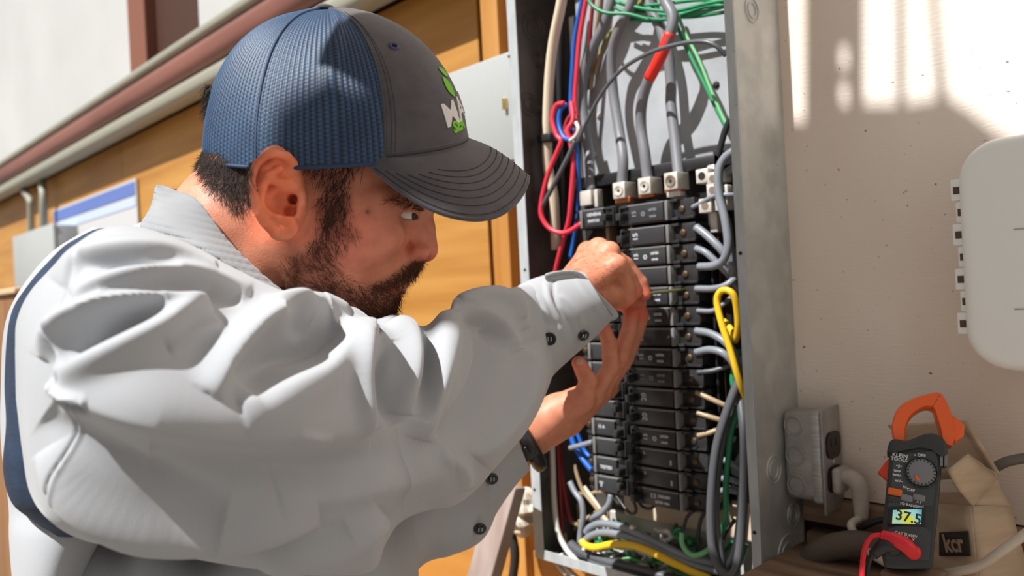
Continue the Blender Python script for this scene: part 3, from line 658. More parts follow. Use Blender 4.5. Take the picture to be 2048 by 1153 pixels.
hands = (bx_ > 1020)
for (x, y, r) in ((1262, 622, 14), (1288, 628, 12), (1292, 588, 14), (1207, 650, 12), (1158, 725, 12)): tn(np.exp(-((bx_-x)**2+(by_-y)**2)/(2*r*r))*hands, (1.12, 0.72, 0.72))
tn(soft(bx_, by_, RH, 30)*hands*0.5, (0.80, 0.72, 0.66))
M_skin = mat('skin', (0.57, 0.215, 0.125), 0.48, c2=(0.69, 0.285, 0.175), scale=(90, 90, 90), mix=(0.3, 0.7), bump=0.00025, bscale=(700, 700, 700), sss=0.35, tint=True, spec=0.4)
man = thing('person', 'person in grey work shirt and blue mesh cap reaching into the panel', 'person', c2w(pc(330, 1300, 0.69)))
bodyo = mesh('body', c2w(BV), BF, M_skin, man, col=tint)
# eyeball
M_eye = mat('eye white', (0.78, 0.74, 0.70), 0.2); M_iris = mat('dark iris', (0.02, 0.012, 0.01), 0.5)
for e_ in (EYE, mir(EYE)):
    EV, EF = lathe(e_, (0.93, -0.05, -0.36 if e_[2] < HD else 0.36), [(0.0117*math.sin(a), -0.0117*math.cos(a)) for a in np.linspace(0.02, math.pi-0.5, 14)], 20)
    ir = lathe(e_, (0.93, -0.05, -0.36 if e_[2] < HD else 0.36), [(0.0056, 0.0103), (0.004, 0.0112), (0.0001, 0.0116)], 20)
    ob = MB().add((c2w(EV), EF)).build('eye', M_eye, man); MB().add((c2w(ir[0]), ir[1])).build('iris', M_iris, ob)
# hair: tapered strands grown from the skin
def strands(region_w, count, length, curl, direction, seed, width=0.00016, lift=0.35, seg=4, src=None, wob=0.35):
    rs = np.random.RandomState(seed); w = region_w/region_w.sum(); ids = rs.choice(len(BV), count, p=w)
    V = []; Fc = []; n0 = 0; Pn = BV[ids]; Nn = BN[ids]
    for k in range(count):
        p = Pn[k]+rs.normal(0, 0.0006, 3); n = Nn[k]; g = direction(bx_[ids[k]], by_[ids[k]]); g = np.array([g[0], -g[1], 0.0])+rs.normal(0, wob, 3)
        g = g-n*(g@n); g /= np.linalg.norm(g)+1e-9; L_ = length*rs.uniform(0.5, 1.15); dv = g*(1-lift)+n*lift*rs.uniform(0.3, 1.3); dv /= np.linalg.norm(dv)
        cv = rs.normal(0, curl, 3); side = np.cross(dv, [0, 0, 1.0]); side /= np.linalg.norm(side)+1e-9; q = p.copy(); w0 = width*rs.uniform(0.7, 1.3)
        for s_ in range(seg+1):
            ww = w0*(1-s_/seg*0.85); V.append(q-side*ww); V.append(q+side*ww)
            dv = dv+cv/seg+(g-n*0.25)*0.12; dv /= np.linalg.norm(dv); q = q+dv*L_/seg
        for s_ in range(seg): Fc.append([n0+2*s_, n0+2*s_+1, n0+2*s_+3, n0+2*s_+2])
        n0 += 2*(seg+1)
    return c2w(np.array(V)), Fc
M_hair = mat('dark brown hair', (0.055, 0.024, 0.013), 0.75, spec=0.15, c2=(0.12, 0.055, 0.03), scale=(300, 300, 300)); M_hairg = mat('short dark hair', (0.022, 0.016, 0.014), 0.75, spec=0.15, c2=(0.05, 0.038, 0.032), scale=(300, 300, 300))
nf = (BN[:, 2] < 0.45) & hd
wb = soft(bx_, by_, BEARD, 16)*nf*(by_ > 395)
B_ = MB()
B_.add(strands(wb, 6200, 0.0085, 0.5, lambda x, y: (0.75, 0.55) if y > 520 else (0.15+0.4*(y-420)/100, 0.9), 1))
low = np.clip((by_-560)/40, 0, 1)*((bx_ > 570) & (bx_ < 800))*(BN[:, 2] < 0.8)*hd
B_.add(strands(low, 2600, 0.013, 0.5, lambda x, y: (0.6, 0.8), 2, width=0.0002, lift=0.45))
B_.build('beard', M_hair, man, smooth=False, label='short dark brown beard')
wm = soft(bx_, by_, MOUST, 8)*(BN[:, 2] < 0.6)*hd*(BV[:, 2] < HD+0.012)*(by_ > 519)
MB().add(strands(wm, 800, 0.0085, 0.4, lambda x, y: (0.55, 0.85), 3, width=0.0002, lift=0.5)).build('moustache', M_hair, man, smooth=False)
ws = soft(bx_, by_, SIDEB, 10)*nf
MB().add(strands(ws, 1500, 0.011, 0.35, lambda x, y: (-0.35 if y < 400 else 0.0, 1.0), 4, width=0.0002, lift=0.2)).build('sideburn', M_hairg, man, smooth=False)
wn = soft(bx_, by_, NAPE, 14)*hd*(BN[:, 2] < 0.7)*(bx_ < 505)+0.0
MB().add(strands(wn, 6000, 0.0075, 0.35, lambda x, y: (-0.1, 1.0), 5, width=0.0002, lift=0.35)).build('hair', M_hairg, man, smooth=False, label='short dark hair showing below the cap')
# tuft sticking out behind the cap strap
V_ = []; rs = np.random.RandomState(8); TB = MB()
for k in range(260):
    a = pc(rs.uniform(410, 424), rs.uniform(168, 225), HD+rs.uniform(-0.02, 0.02)); e_ = a+np.array([-rs.uniform(0.001, 0.007), -rs.uniform(0.004, 0.012), rs.normal(0, 0.002)])
    TB.add(tube(c2w(np.array([a, (a+e_)/2+rs.normal(0, 0.0006, 3), e_])), [0.00022, 0.00005], 3, 2))
TB.build('hair_tuft', M_hairg, man, smooth=False)
wr = soft(bx_, by_, RH, 16)*(BN[:, 2] < 0.3)*(bx_ > 1080)
MB().add(strands(wr, 520, 0.0065, 0.3, lambda x, y: (0.8, 0.25), 6, width=0.00013, lift=0.15, seg=3)).build('forearm_hair', M_hair, man, smooth=False)
we = soft(bx_, by_, [(775, 400), (830, 394), (852, 402), (848, 412), (800, 408)], 6)*nf
MB().add(strands(we, 260, 0.008, 0.2, lambda x, y: (-0.8, 0.1), 9, width=0.0002, lift=0.25)).build('eyebrow', M_hair, man, smooth=False)
LB = MB()
for k in range(26):
    a = EYE+np.array([0.008+0.005*k/26, 0.0048-0.001*k/26, -0.0105+0.006*k/26]); e_ = a+np.array([0.006, -0.0005+0.001*(k % 3), -0.003]) 
    LB.add(tube(c2w(np.array([a, (a+e_)/2+[0, -0.0008, 0], e_])), [0.00014, 0.00004], 3, 2))
LB.build('eyelash', M_hair, man, smooth=False)
# ---------------------------------------------------------------- cap
M_mesh = mat('navy cap mesh', (0.014, 0.048, 0.115), 0.55, c2=(0.022, 0.070, 0.150), scale=(40, 40, 40), tint=True)
M_twill = mat('charcoal cap twill', (0.052, 0.047, 0.056), 0.85, c2=(0.070, 0.063, 0.073), scale=(60, 60, 60), bump=0.00012, bscale=(1500, 1500, 1500), sheen=0.25)
M_thread = mat('dark thread', (0.022, 0.020, 0.028), 0.8); M_navy = mat('navy thread', (0.05, 0.055, 0.13), 0.7)
M_emb = mat('white embroidery', (0.62, 0.60, 0.60), 0.8, bump=0.0002, bscale=(900, 900, 900)); M_embg = mat('green embroidery', (0.16, 0.48, 0.03), 0.8, bump=0.0002, bscale=(900, 900, 900))
CC = hp(664, 292); CF = hp(926, 279)-CC; CB = hp(407, 307)-CC; CN = pc(690, 332, HD-0.081)-CC; CT = hp(652, 20)-CC
def crown(phi, th, off=0.0):
    """phi: 0 front, pi/2 near side, pi back; th: 0 rim .. pi/2 button"""
    c, s = np.cos(phi), np.sin(phi); kx = np.where(c < 0, 0.86, 1.0); c, s = np.sign(c)*np.abs(c)**kx, np.sign(s)*np.abs(s)**kx; ax = np.where(c[..., None] > 0, CF, -CB)
    nn = CN*1.0; side = s[..., None]*np.where(s[..., None] > 0, nn, nn*[1, 1, 1]); 
    side = np.where(s[..., None] > 0, s[..., None]*nn, s[..., None]*(nn*np.array([-1, -1, 1])*np.array([-1, -1, 1])))
    ct = np.cos(th)[..., None]; st = np.sin(th)[..., None]
    k = 0.92+0.08*np.abs(c[..., None]); ce = ct**(1.0); back = np.clip(-c, 0, 1)[..., None]; sd_ = np.abs(s)[..., None]; ce = ct**(1-0.18*back-0.22*sd_); se = st
    R_ = ax*c[..., None]*ce + side*ce*(1.0) + CT*se
    sh = 0.0015*np.exp(-(th[..., None]/0.12)**2)
    nrm = R_/np.linalg.norm(R_, axis=-1)[..., None]
    return CC+R_+nrm*(off+sh*0)
def crown_n(phi, th):
    e = 1e-3; a = crown(phi+e, th)-crown(phi-e, th); b = crown(phi, np.clip(th+e, 0, 1.57))-crown(phi, np.clip(th-e, 0, 1.57)); n = np.cross(a, b); n /= np.linalg.norm(n, axis=-1)[..., None]+1e-12
    s = np.sign((n*(crown(phi, th)-CC)).sum(-1))[..., None]; return n*s
TH = np.linspace(0, math.pi/2-0.02, 170)
SEAM = 0.50*math.pi                       # seam between the front panel and the mesh
def seam_phi(th): return 1.30-0.06*np.sin(th*2)          # leans like the photo
cap = thing_part  # noqa
capo = bpy.data.objects.new('cap', None); _link(capo, man, c2w(CC))
capo['label'] = 'baseball cap with charcoal front, navy mesh back and curved brim'
def patch(name, m_, f0, f1, n, off, th=0.0012, puck=None):
    a = np.linspace(0, 1, n); PH = np.stack([f0(TH)+(f1(TH)-f0(TH))*x for x in a], 0); THH = np.broadcast_to(TH, PH.shape)
    o = np.full(PH.shape, off)
    if puck is not None: o = o+puck(PH, THH)
    Nn = crown_n(PH, THH); Pt = crown(PH, THH)+Nn*o[..., None]
    V_, F2_ = sheet(Pt, th); col = None
    if puck is not None:
        g = np.clip(0.62+0.42*np.sin(PH*150)+0.34*np.sin(THH*210+np.pi*(np.floor(PH*150/(2*np.pi)) % 2)), 0.12, 1.5).ravel(); g = np.concatenate([g, g])[:, None]; col = np.broadcast_to(g, (len(g), 3))
    return mesh(name, c2w(V_), F2_, m_, capo, col=col)
cst = lambda v: (lambda th: np.full_like(th, v))
sp = seam_phi
def weave(PH, TH_):
    row = np.sin(TH_*210+np.pi*(np.floor(PH*150/(2*np.pi)) % 2)); return (0.00022*np.sin(PH*150)+0.00016*row)*np.clip(np.cos(TH_)*1.6, 0, 1)+0.0010*np.sin(PH*9+2)*np.exp(-((TH_-0.2)/0.35)**2)+0.0016*np.exp(-((PH-1.62+0.25*(TH_-0.6))/0.06)**2)*np.sin(np.clip(TH_*2, 0, math.pi))
P2 = 2.15
patch('front_panel', M_twill, lambda t: -sp(t), lambda t: sp(t), 140, 0.0012, 0.0014)
patch('mesh_panel', M_mesh, lambda t: sp(t)+0.003, cst(P2-0.004), 300, 0.0002, 0.0012, weave)
patch('mesh_panel', M_mesh, cst(P2+0.004), cst(2*math.pi-P2-0.004), 520, 0.0006, 0.0012, weave)
patch('mesh_panel', M_mesh, cst(2*math.pi-P2+0.004), lambda t: 2*math.pi-sp(t)-0.003, 120, 0.0002, 0.0012, weave)
def cline(name, phf, thf, n, r, m_, off, parent=capo, dash=False):
    s = np.linspace(0, 1, n); ph = phf(s); th = thf(s); p = crown(ph, th)+crown_n(ph, th)*off
    if not dash: return mesh(name, *tube(c2w(p), r, 6, raw=True), m_, parent)
    b = MB()
    for i in range(0, n-2, 3): b.add(tube(c2w(p[i:i+3]), r, 5, raw=True))
    o = b.build(name, m_, parent); o['kind'] = 'stuff'; return o
M_bind0 = mat('navy seam', (0.018, 0.05, 0.12), 0.7)
TT = lambda s: s*(math.pi/2-0.03)
cline('seam', lambda s: sp(TT(s))+0.001, TT, 90, 0.0010, M_twill, 0.0012)
cline('seam', lambda s: np.full_like(s, P2), TT, 90, 0.0012, M_bind0, 0.0012)
cline('seam', lambda s: np.full_like(s, 2*math.pi-P2), TT, 60, 0.0012, M_bind0, 0.0012)
cline('seam', lambda s: np.full_like(s, 0.0), TT, 60, 0.0008, M_twill, 0.0016)
cline('stitching', lambda s: sp(TT(s))-0.045, lambda s: 0.02+s*1.3, 200, 0.00028, M_thread, 0.0020, dash=True)
cline('stitching', lambda s: sp(TT(s))-0.075, lambda s: 0.02+s*1.2, 200, 0.00022, M_thread, 0.0020, dash=True)
# sweatband edge along the rim
ph = np.linspace(0, 2*math.pi, 200, endpoint=False); rim = crown(ph, np.full_like(ph, 0.0))+crown_n(ph, np.full_like(ph, 0.02))*0.0006
isf = (ph < 1.3) | (ph > 2*math.pi-1.3)
M_bind = mat('navy binding', (0.016, 0.035, 0.085), 0.7)
mesh('rim_binding', *tube(c2w(rim), 0.0016, 8, raw=True, closed=True), M_bind, capo)
cline('rim_seam', lambda s: -1.28+2.56*s, lambda s: np.full_like(s, 0.055), 120, 0.0009, M_twill, 0.0016)
cline('rim_seam', lambda s: -1.28+2.56*s, lambda s: np.full_like(s, 0.035), 120, 0.0006, M_thread, 0.0020)
bt = CC+CT; mesh('top_button', *(lambda V, F_: (c2w(V), F_))(*lathe(bt+np.array([0, 0.0002, 0]), (0.05, 1, -0.05), [(0.0085, -0.001), (0.0088, 0.0012), (0.0068, 0.0030), (0.003, 0.0038), (0.0, 0.0039)], 20)), M_twill, capo, label='charcoal covered top button')
# eyelet
def cap_ph(px, py, it=40):      # the crown parameters seen at a pixel
    g1, g2 = np.meshgrid(np.linspace(-0.3, 2.6, 300), np.linspace(0, 1.5, 200), indexing='ij'); p = crown(g1, g2); x = 1024+FPX*p[..., 0]/p[..., 2]; y = 576.5-FPX*p[..., 1]/p[..., 2]
    n = crown_n(g1, g2); vis = (n*p).sum(-1) < 0; d = (x-px)**2+(y-py)**2+np.where(vis, 0, 1e6); k = np.unravel_index(np.argmin(d), d.shape); return g1[k], g2[k]
for px, py in ((787, 97),):
    a, b_ = cap_ph(px, py); p0 = crown(np.array([a]), np.array([b_]))[0]; n0 = crown_n(np.array([a]), np.array([b_]))[0]
    e1 = np.cross(n0, [0, 1, 0]); e1 /= np.linalg.norm(e1); e2 = np.cross(n0, e1); tt = np.linspace(0, 2*math.pi, 20, endpoint=False)
    o = mesh('eyelet', *tube(c2w(p0+n0*0.0022+0.0030*(np.cos(tt)[:, None]*e1+np.sin(tt)[:, None]*e2)), 0.0011, 8, raw=True, closed=True), M_navy, capo)
    V_, F_ = lathe(p0+n0*0.0018, n0, [(0.0025, 0), (0, 0.0004)], 14); mesh('eyelet_hole', c2w(V_), F_, M_hole, o)
# embroidered writing wrapped onto the crown
def wrap(vf, px, py, ang, sc_):
    """text in its plane -> crown: x runs along the rim away from the viewer, tilted by ang"""
    V, F_ = vf; a, b_ = cap_ph(px, py); 
    e = 1e-3; A = np.array([a]); B = np.array([b_]); du = (crown(A-e, B)-crown(A+e, B))[0]/(2*e); dv = (crown(A, B+e)-crown(A, B-e))[0]/(2*e)
    lu, lv = np.linalg.norm(du), np.linalg.norm(dv); ca, sa = math.cos(ang), math.sin(ang); x = (V[:, 0]*ca-V[:, 1]*sa)*sc_; y = (V[:, 0]*sa+V[:, 1]*ca)*sc_
    PH = a-x/lu; THH = b_+y/lv; return c2w(crown(PH, THH)+crown_n(PH, THH)*(0.0024+V[:, 2])[:, None]), F_
def sub(vf, it=2):      # subdivide long faces so that they follow the crown
    V, F_ = vf; bm = bmesh.new(); vs = [bm.verts.new(v) for v in V]
    for f in F_:
        try: bm.faces.new([vs[i] for i in f])
        except ValueError: pass
    bmesh.ops.triangulate(bm, faces=bm.faces[:]); bmesh.ops.subdivide_edges(bm, edges=bm.edges[:], cuts=it, use_grid_fill=True); bm.verts.index_update()
    r = np.array([v.co[:] for v in bm.verts]), [[v.index for v in f.verts] for f in bm.faces]; bm.free(); return r
tx = sub(text_vf('MAC', 0.026, (0, 0, 0), (1, 0, 0), (0, 1, 0), 0.0008, 0.0005, align='LEFT'), 1)
mesh('embroidered_lettering', *wrap(tx, 884, 238, 0.10, 1.0), M_emb, capo, label='white embroidered letters')
tx = sub(text_vf('SER', 0.012, (0, 0, 0), (1, 0, 0), (0, 1, 0), 0.0007, 0.0006, align='LEFT'), 1)
mesh('embroidered_lettering', *wrap(tx, 902, 259, 0.10, 1.0), M_embg, capo, label='small green embroidered letters')
def leaf(L_, w_, n=14):
    s = np.linspace(0, 1, n); h = w_*np.sin(s*math.pi)**0.8; p = [(L_*a, b, 0.0004) for a, b in zip(s, h)]+[(L_*a, -b, 0.0004) for a, b in zip(s[::-1][1:-1], h[::-1][1:-1])]
    return np.array(p), [list(range(len(p)))]
for (px, py, an, L_, w_) in ((880, 158, -1.25, 0.020, 0.0048), (872, 140, -0.7, 0.014, 0.0035)):
    mesh('embroidered_leaf', *wrap(sub(leaf(L_, w_), 2), px, py, an, 1.0), M_embg, capo, label='green embroidered leaf')
# brim
bo = [(738, 331, .0785), (770, 357, .083), (808, 386, .087), (850, 412, .089), (898, 431, .086), (948, 439, .077), (990, 433, .064), (1022, 414, .048), (1044, 388, .028), (1054, 366, .012), (1056, 354, 0.0)]
bo = np.array([hp(*b_) for b_ in bo]); bo = catmull(bo, 6)
m_ = len(bo); ph = np.linspace(1.20, 0.0, m_); bi = crown(ph, np.full(m_, 0.01))-crown_n(ph, np.full(m_, 0.02))*0.0002
nb_ = 26; t = np.linspace(0, 1, nb_)
near_ = bi[:, None, :]*(1-t)[None, :, None]+bo[:, None, :]*t[None, :, None]
bul = np.sin(t*math.pi)[None, :, None]*np.array([0.0, 0.0045, -0.003]); near_ = near_+bul*np.linspace(0.6, 1, m_)[:, None, None]
far_ = near_[::-1][1:].copy(); far_[..., 1] += 0.20*(HD-far_[..., 2]); far_[..., 2] = 2*HD-far_[..., 2]
br_ = np.concatenate([near_, far_], 0)
V_, F_ = sheet(br_, 0.0030); brim = mesh('brim', c2w(V_), F_, M_twill, capo)
du = np.gradient(br_, axis=0); dv = np.gradient(br_, axis=1); bn = np.cross(du, dv); bn /= np.linalg.norm(bn, axis=2)[..., None]+1e-9
if bn[m_//2, nb_//2, 1] < 0: bn = -bn
def brim_line(t0, r, m2, off=0.0017, inset=0):
    k = np.clip(t0*(nb_-1), 0, nb_-1); i0 = int(k); f = k-i0; i1 = min(i0+1, nb_-1); L_ = br_[:, i0]*(1-f)+br_[:, i1]*f+bn[:, i0]*off
    return L_[inset:len(L_)-inset] if inset else L_
for i, t0 in enumerate((0.96, 0.86, 0.77, 0.68, 0.59, 0.50, 0.41)):
    L_ = brim_line(t0, 0, 0, 0.00165, 0)
    mesh('stitch_row', *tube(c2w(L_[2+i*3:len(L_)-2-i*3]), 0.00034, 5, raw=True), M_thread, brim)
mesh('brim_edge', *tube(c2w(brim_line(1.0, 0, 0, 0.0)), 0.0019, 8, raw=True), M_twill, brim)
# ---------------------------------------------------------------- shirt
M_shirt = mat('grey cotton twill', (0.35, 0.365, 0.39), 0.85, c2=(0.38, 0.395, 0.42), scale=(9, 9, 9), bump=0.00010, bscale=(900, 900, 900), sheen=0.25)
M_shirt2 = mat('grey ribbed cotton', (0.25, 0.26, 0.275), 0.85, c2=(0.29, 0.30, 0.315), scale=(30, 30, 30), sheen=0.2)
M_gus = mat('navy gusset cloth', (0.006, 0.016, 0.042), 0.8, c2=(0.010, 0.030, 0.070), scale=(40, 40, 40), bump=0.0004, bscale=(80, 80, 300))
M_but = mat('black button', (0.015, 0.015, 0.017), 0.3); M_strap = mat('black strap rubber', (0.012, 0.012, 0.013), 0.4)
M_seam = mat('grey seam thread', (0.30, 0.31, 0.33), 0.8)
def loft(st, nu, nt, fold=None, amp=1.0, capends=True):
    """stations (xt, yt, xb, yb, depth, rdepth[, exponent]) -> closed skin in camera axes"""
    S = catmull(np.array([list(s)+[1.0]*(7-len(s)) for s in st], float), 24); u = np.linspace(0, len(S)-1, nu); i = np.clip(u.astype(int), 0, len(S)-2); f = (u-i)[:, None]; S = S[i]*(1-f)+S[i+1]*f
    top = np.array([pc(s[0], s[1], s[4]) for s in S]); bot = np.array([pc(s[2], s[3], s[4]) for s in S]); c = (top+bot)/2; a = (top-bot)/2
    th = np.linspace(0, 2*math.pi, nt, endpoint=False); ct, s_ = np.cos(th), np.sin(th)
    ex = S[:, 6][:, None]; cc = np.sign(ct)*np.abs(ct)**ex; ss = np.sign(s_)*np.abs(s_)**ex
    V = c[:, None]+a[:, None]*cc[..., None]+(-c/np.linalg.norm(c, axis=1)[:, None])[:, None, :]*(S[:, 5][:, None]*ss)[..., None]
    if fold is not None:
        du = np.gradient(V, axis=0); dv = np.roll(V, -1, 1)-np.roll(V, 1, 1); n = np.cross(du, dv); n /= np.linalg.norm(n, axis=2)[..., None]+1e-12
        if (n*(V-c[:, None])).sum() < 0: n = -n
        P_ = V.reshape(-1, 3); x, y = vpx(P_); h = fold(x, y).reshape(V.shape[:2]); w_ = np.clip(ss*2.2+0.25, 0, 1); V = V+n*(h*w_*amp)[..., None]
    Fc = [[i_*nt+j, (i_+1)*nt+j, (i_+1)*nt+(j+1) % nt, i_*nt+(j+1) % nt] for i_ in range(nu-1) for j in range(nt)]
    V = V.reshape(-1, 3)
    if capends: Fc += [list(range(nt)), [(nu-1)*nt+j for j in range(nt)][::-1]]
    return V, Fc
FOLDS = []
def fd(pts, w, h, w2=None, pw=2.0):
    """a ridge (h>0) or trough (h<0) along a polyline; w px above/left of it, w2 px below/right"""
    p = catmull(np.array(pts, float), 5); FOLDS.append((p, w, w2 or w, h*0.0014, pw))
def folds(x, y):
    H = np.zeros(len(x))
    for p, w, w2, h, pw in FOLDS:
        lo = p.min(0)-4*max(w, w2); hi = p.max(0)+4*max(w, w2); k = (x > lo[0]) & (x < hi[0]) & (y > lo[1]) & (y < hi[1])
        if not k.any(): continue
        X = x[k]; Y = y[k]; best = np.full(len(X), 1e9); sd = np.zeros(len(X)); sdd = np.zeros(len(X)); tt = np.zeros(len(X)); n = len(p)-1
        for i in range(n):
            a, b = p[i], p[i+1]; e = b-a; t = np.clip(((X-a[0])*e[0]+(Y-a[1])*e[1])/(e@e+1e-9), 0, 1); dx = X-a[0]-t*e[0]; dy = Y-a[1]-t*e[1]; d = np.hypot(dx, dy)
            m_ = d < best; best[m_] = d[m_]; cr = e[0]*dy-e[1]*dx; sdd[m_] = (np.sign(cr)*d)[m_]; tt[m_] = (i+t[m_])/n
        # side: negative = up/left of the running direction
        W_ = w2+(w-w2)*(0.5-0.5*np.tanh(sdd/9.0)); tap = np.clip(np.sin(np.clip(tt, 0, 1)*math.pi), 0, 1)**0.55
        H[k] += h*tap*np.exp(-(best/W_)**pw)
    return H
# each: crest or trough line in picture px, width on the upper/left side, height mm, width on the lower/right side
for pts, w, h, w2 in (
    # broad crest that carries the lit middle of the upper sleeve, shade below it
    ([(130, 770), (250, 810), (366, 846), (470, 862), (628, 866), (740, 850)], 115, 17, 42),
    ([(300, 900), (450, 935), (620, 945), (800, 935)], 60, -9, 60),
    ([(89, 830), (209, 912), (288, 962), (366, 1008), (445, 1040)], 42, -11, 34),
    ([(82, 905), (150, 995), (260, 1050), (400, 1072), (540, 1062), (640, 1040)], 36, 12, 18),
    ([(270, 1085), (420, 1098), (560, 1092), (690, 1050)], 16, -6, 18),
    ([(520, 1135), (640, 1110), (730, 1065), (770, 1030)], 30, 9, 18),
    ([(560, 1000), (700, 985), (830, 950), (900, 930)], 40, 7, 30),
    # shoulder pleats
    ([(120, 570), (160, 522), (240, 505), (340, 508), (430, 540)], 24, 6, 12),
    ([(165, 528), (250, 530), (350, 540)], 12, -5, 12),
    ([(150, 600), (200, 575), (300, 553), (400, 556), (500, 590)], 22, 7, 13),
    ([(215, 596), (310, 582), (400, 584), (480, 600)], 13, -6, 14),
    ([(88, 720), (120, 660), (190, 622), (300, 592), (420, 592)], 22, 9, 16),
    ([(130, 722), (190, 680), (260, 640), (330, 612)], 24, -9, 18),
    ([(110, 752), (210, 716), (300, 668), (370, 620), (420, 605)], 22, 9, 30),
    ([(96, 768), (140, 790), (205, 800)], 12, 6, 12), ([(115, 790), (160, 812), (200, 806)], 14, -6, 14),
    ([(330, 700), (390, 668), (440, 650)], 18, 4, 14),
    # big shaded hollow under the chin
    ([(405, 790), (440, 730), (500, 668), (560, 640), (640, 626), (700, 618)], 34, 13, 18),
    ([(470, 785), (545, 725), (630, 690), (672, 650)], 40, -14, 26),
    ([(455, 812), (560, 775), (640, 742), (690, 690), (705, 640)], 18, 10, 50),
    ([(520, 610), (560, 616), (610, 640)], 12, 5, 10), ([(540, 640), (590, 645), (620, 650)], 13, -6, 13),
    # forearm, running down
    ([(738, 640), (716, 690), (706, 760), (716, 830), (740, 870)], 26, 10, 22),
    ([(757, 655), (745, 668), (734, 682)], 8, -9, 8),
    ([(768, 680), (764, 740), (772, 800), (790, 850)], 18, -10, 14),
    ([(792, 636), (812, 680), (814, 750), (804, 830)], 22, 10, 15),
    ([(846, 672), (852, 720), (842, 790), (826, 840)], 15, -8, 15),
    ([(895, 622), (894, 680), (878, 750), (850, 830), (838, 880)], 22, 10, 26),
    ([(960, 660), (975, 720), (955, 790), (915, 850), (880, 885)], 30, -12, 20),
    ([(905, 606), (950, 622), (1000, 652), (1038, 700)], 14, 7, 12),
    ([(925, 640), (975, 655), (1015, 690)], 10, -6, 12),
    ([(1046, 690), (1058, 735), (1040, 800), (1000, 865), (955, 920)], 30, 11, 15),
    ([(915, 600), (950, 588), (1000, 590), (1030, 612), (1050, 660)], 12, 6, 10),
    ([(1012, 585), (1026, 600), (1042, 640)], 8, 4, 8),
    ([(880, 900), (920, 940), (930, 980)], 16, 5, 14), ([(560, 870), (600, 880), (640, 884)], 12, 3, 12)):
    fd(pts, w, h, w2)
fd([(200, 478), (165, 520), (135, 575), (118, 640), (112, 700), (118, 770), (128, 830), (130, 900), (122, 950), (128, 1010), (150, 1060)], 3.2, -1.5, 3.2)
fd([(208, 478), (173, 520), (143, 575), (126, 640), (120, 700), (126, 770), (136, 830), (138, 900), (130, 950), (136, 1010), (158, 1060)], 4, 0.9, 4)
SH_ST = [(30, 700, 32, 800, .52, .02), (34, 640, 44, 900, .52, .055), (64, 580, 60, 985, .515, .075), (128, 518, 100, 1040, .51, .09), (200, 464, 170, 1078, .51, .098), (290, 462, 290, 1098, .515, .10), (400, 508, 410, 1120, .53, .098), (520, 566, 560, 1142, .55, .092),
         (630, 614, 660, 1150, .575, .088), (705, 616, 745, 1140, .595, .083), (748, 640, 772, 1085, .605, .080), (790, 632, 800, 1045, .62, .076), (845, 655, 850, 1022, .64, .073), (897, 622, 910, 1010, .66, .070), (915, 596, 960, 972, .695, .066), (962, 584, 1005, 915, .735, .062),
         (1012, 578, 1050, 862, .785, .062), (1045, 572, 1088, 790, .835, .056), (1072, 566, 1108, 742, .865, .052)]
shV, shF = loft(SH_ST, 480, 460, folds)
sh = MB()
sh.add((c2w(shV), shF))
def sfold(seed, a, fx, fy, ang=0.0):
    rs = np.random.RandomState(seed); c = [(rs.uniform(0.7, 1.3), rs.uniform(0, 6), rs.uniform(-0.5, 0.5)) for _ in range(4)]
    def f(x, y):
        u = x*math.cos(ang)+y*math.sin(ang); v = -x*math.sin(ang)+y*math.cos(ang); h = 0
        for s_, ph_, q in c: h = h+np.sin(u*s_/fx+ph_+q*v/fy+0.8*np.sin(v/fy*s_+ph_))
        return a*h/2
    return f
# chest and lower front in the shade under the arm
sh.add((lambda V, F_: (c2w(V), F_))(*loft([(60, 1030, 60, 1400, .66, .06), (120, 1040, 120, 1400, .66, .09), (300, 1060, 300, 1450, .66, .12), (500, 1040, 500, 1450, .67, .13), (650, 640, 680, 1450, .70, .11), (760, 960, 790, 1400, .72, .08), (835, 1010, 840, 1350, .74, .03)], 160, 160, sfold(3, 0.006, 26, 160))))
sh.add((lambda V, F_: (c2w(V), F_))(*loft([(215, 470, 100, 900, .64, .05), (330, 440, 300, 900, .64, .09), (430, 505, 450, 900, .65, .09), (540, 570, 560, 900, .66, .08), (620, 625, 640, 900, .68, .06)], 60, 60)))
shirt = sh.build('shirt', M_shirt, man, label='light grey long-sleeved work shirt')
# left sleeve, further away
LS = [(760, 930, 740, 1330, .76, .06), (810, 930, 830, 1150, .78, .062), (870, 900, 900, 1112, .80, .058), (930, 880, 958, 1075, .83, .054), (975, 882, 985, 1025, .86, .046), (1010, 874, 1022, 975, .880, .042), (1034, 872, 1056, 938, .895, .037)]
mesh('left_sleeve', *(lambda V, F_: (c2w(V), F_))(*loft(LS, 150, 120, sfold(5, 0.0035, 22, 90, 0.6))), M_shirt, shirt)
# back panel edge and navy gusset behind the shoulder
BKP = [(188, 452, 220, 460, .60, .01), (100, 506, 260, 560, .60, .05), (38, 585, 260, 640, .61, .06), (8, 680, 260, 720, .615, .07), (0, 800, 260, 800, .62, .07), (4, 900, 260, 900, .62, .07), (16, 1010, 260, 1010, .62, .07), (18, 1080, 200, 1080, .60, .06), (30, 1180, 160, 1180, .60, .06), (40, 1300, 150, 1300, .60, .05)]
mesh('back_panel', *(lambda V, F_: (c2w(V), F_))(*loft(BKP, 160, 90, sfold(7, 0.002, 50, 60, 1.5))), M_shirt, shirt)
GU_OLD = [(240, 457, 262, 462, .55, .004), (190, 461, 215, 470, .55, .012), (128, 501, 180, 530, .555, .025), (56, 585, 150, 610, .56, .04), (20, 680, 150, 700, .56, .045), (6, 790, 160, 800, .56, .05), (8, 880, 160, 880, .56, .05), (18, 960, 170, 960, .56, .05), (60, 1032, 180, 1030, .56, .04), (118, 1078, 180, 1076, .56, .02)]
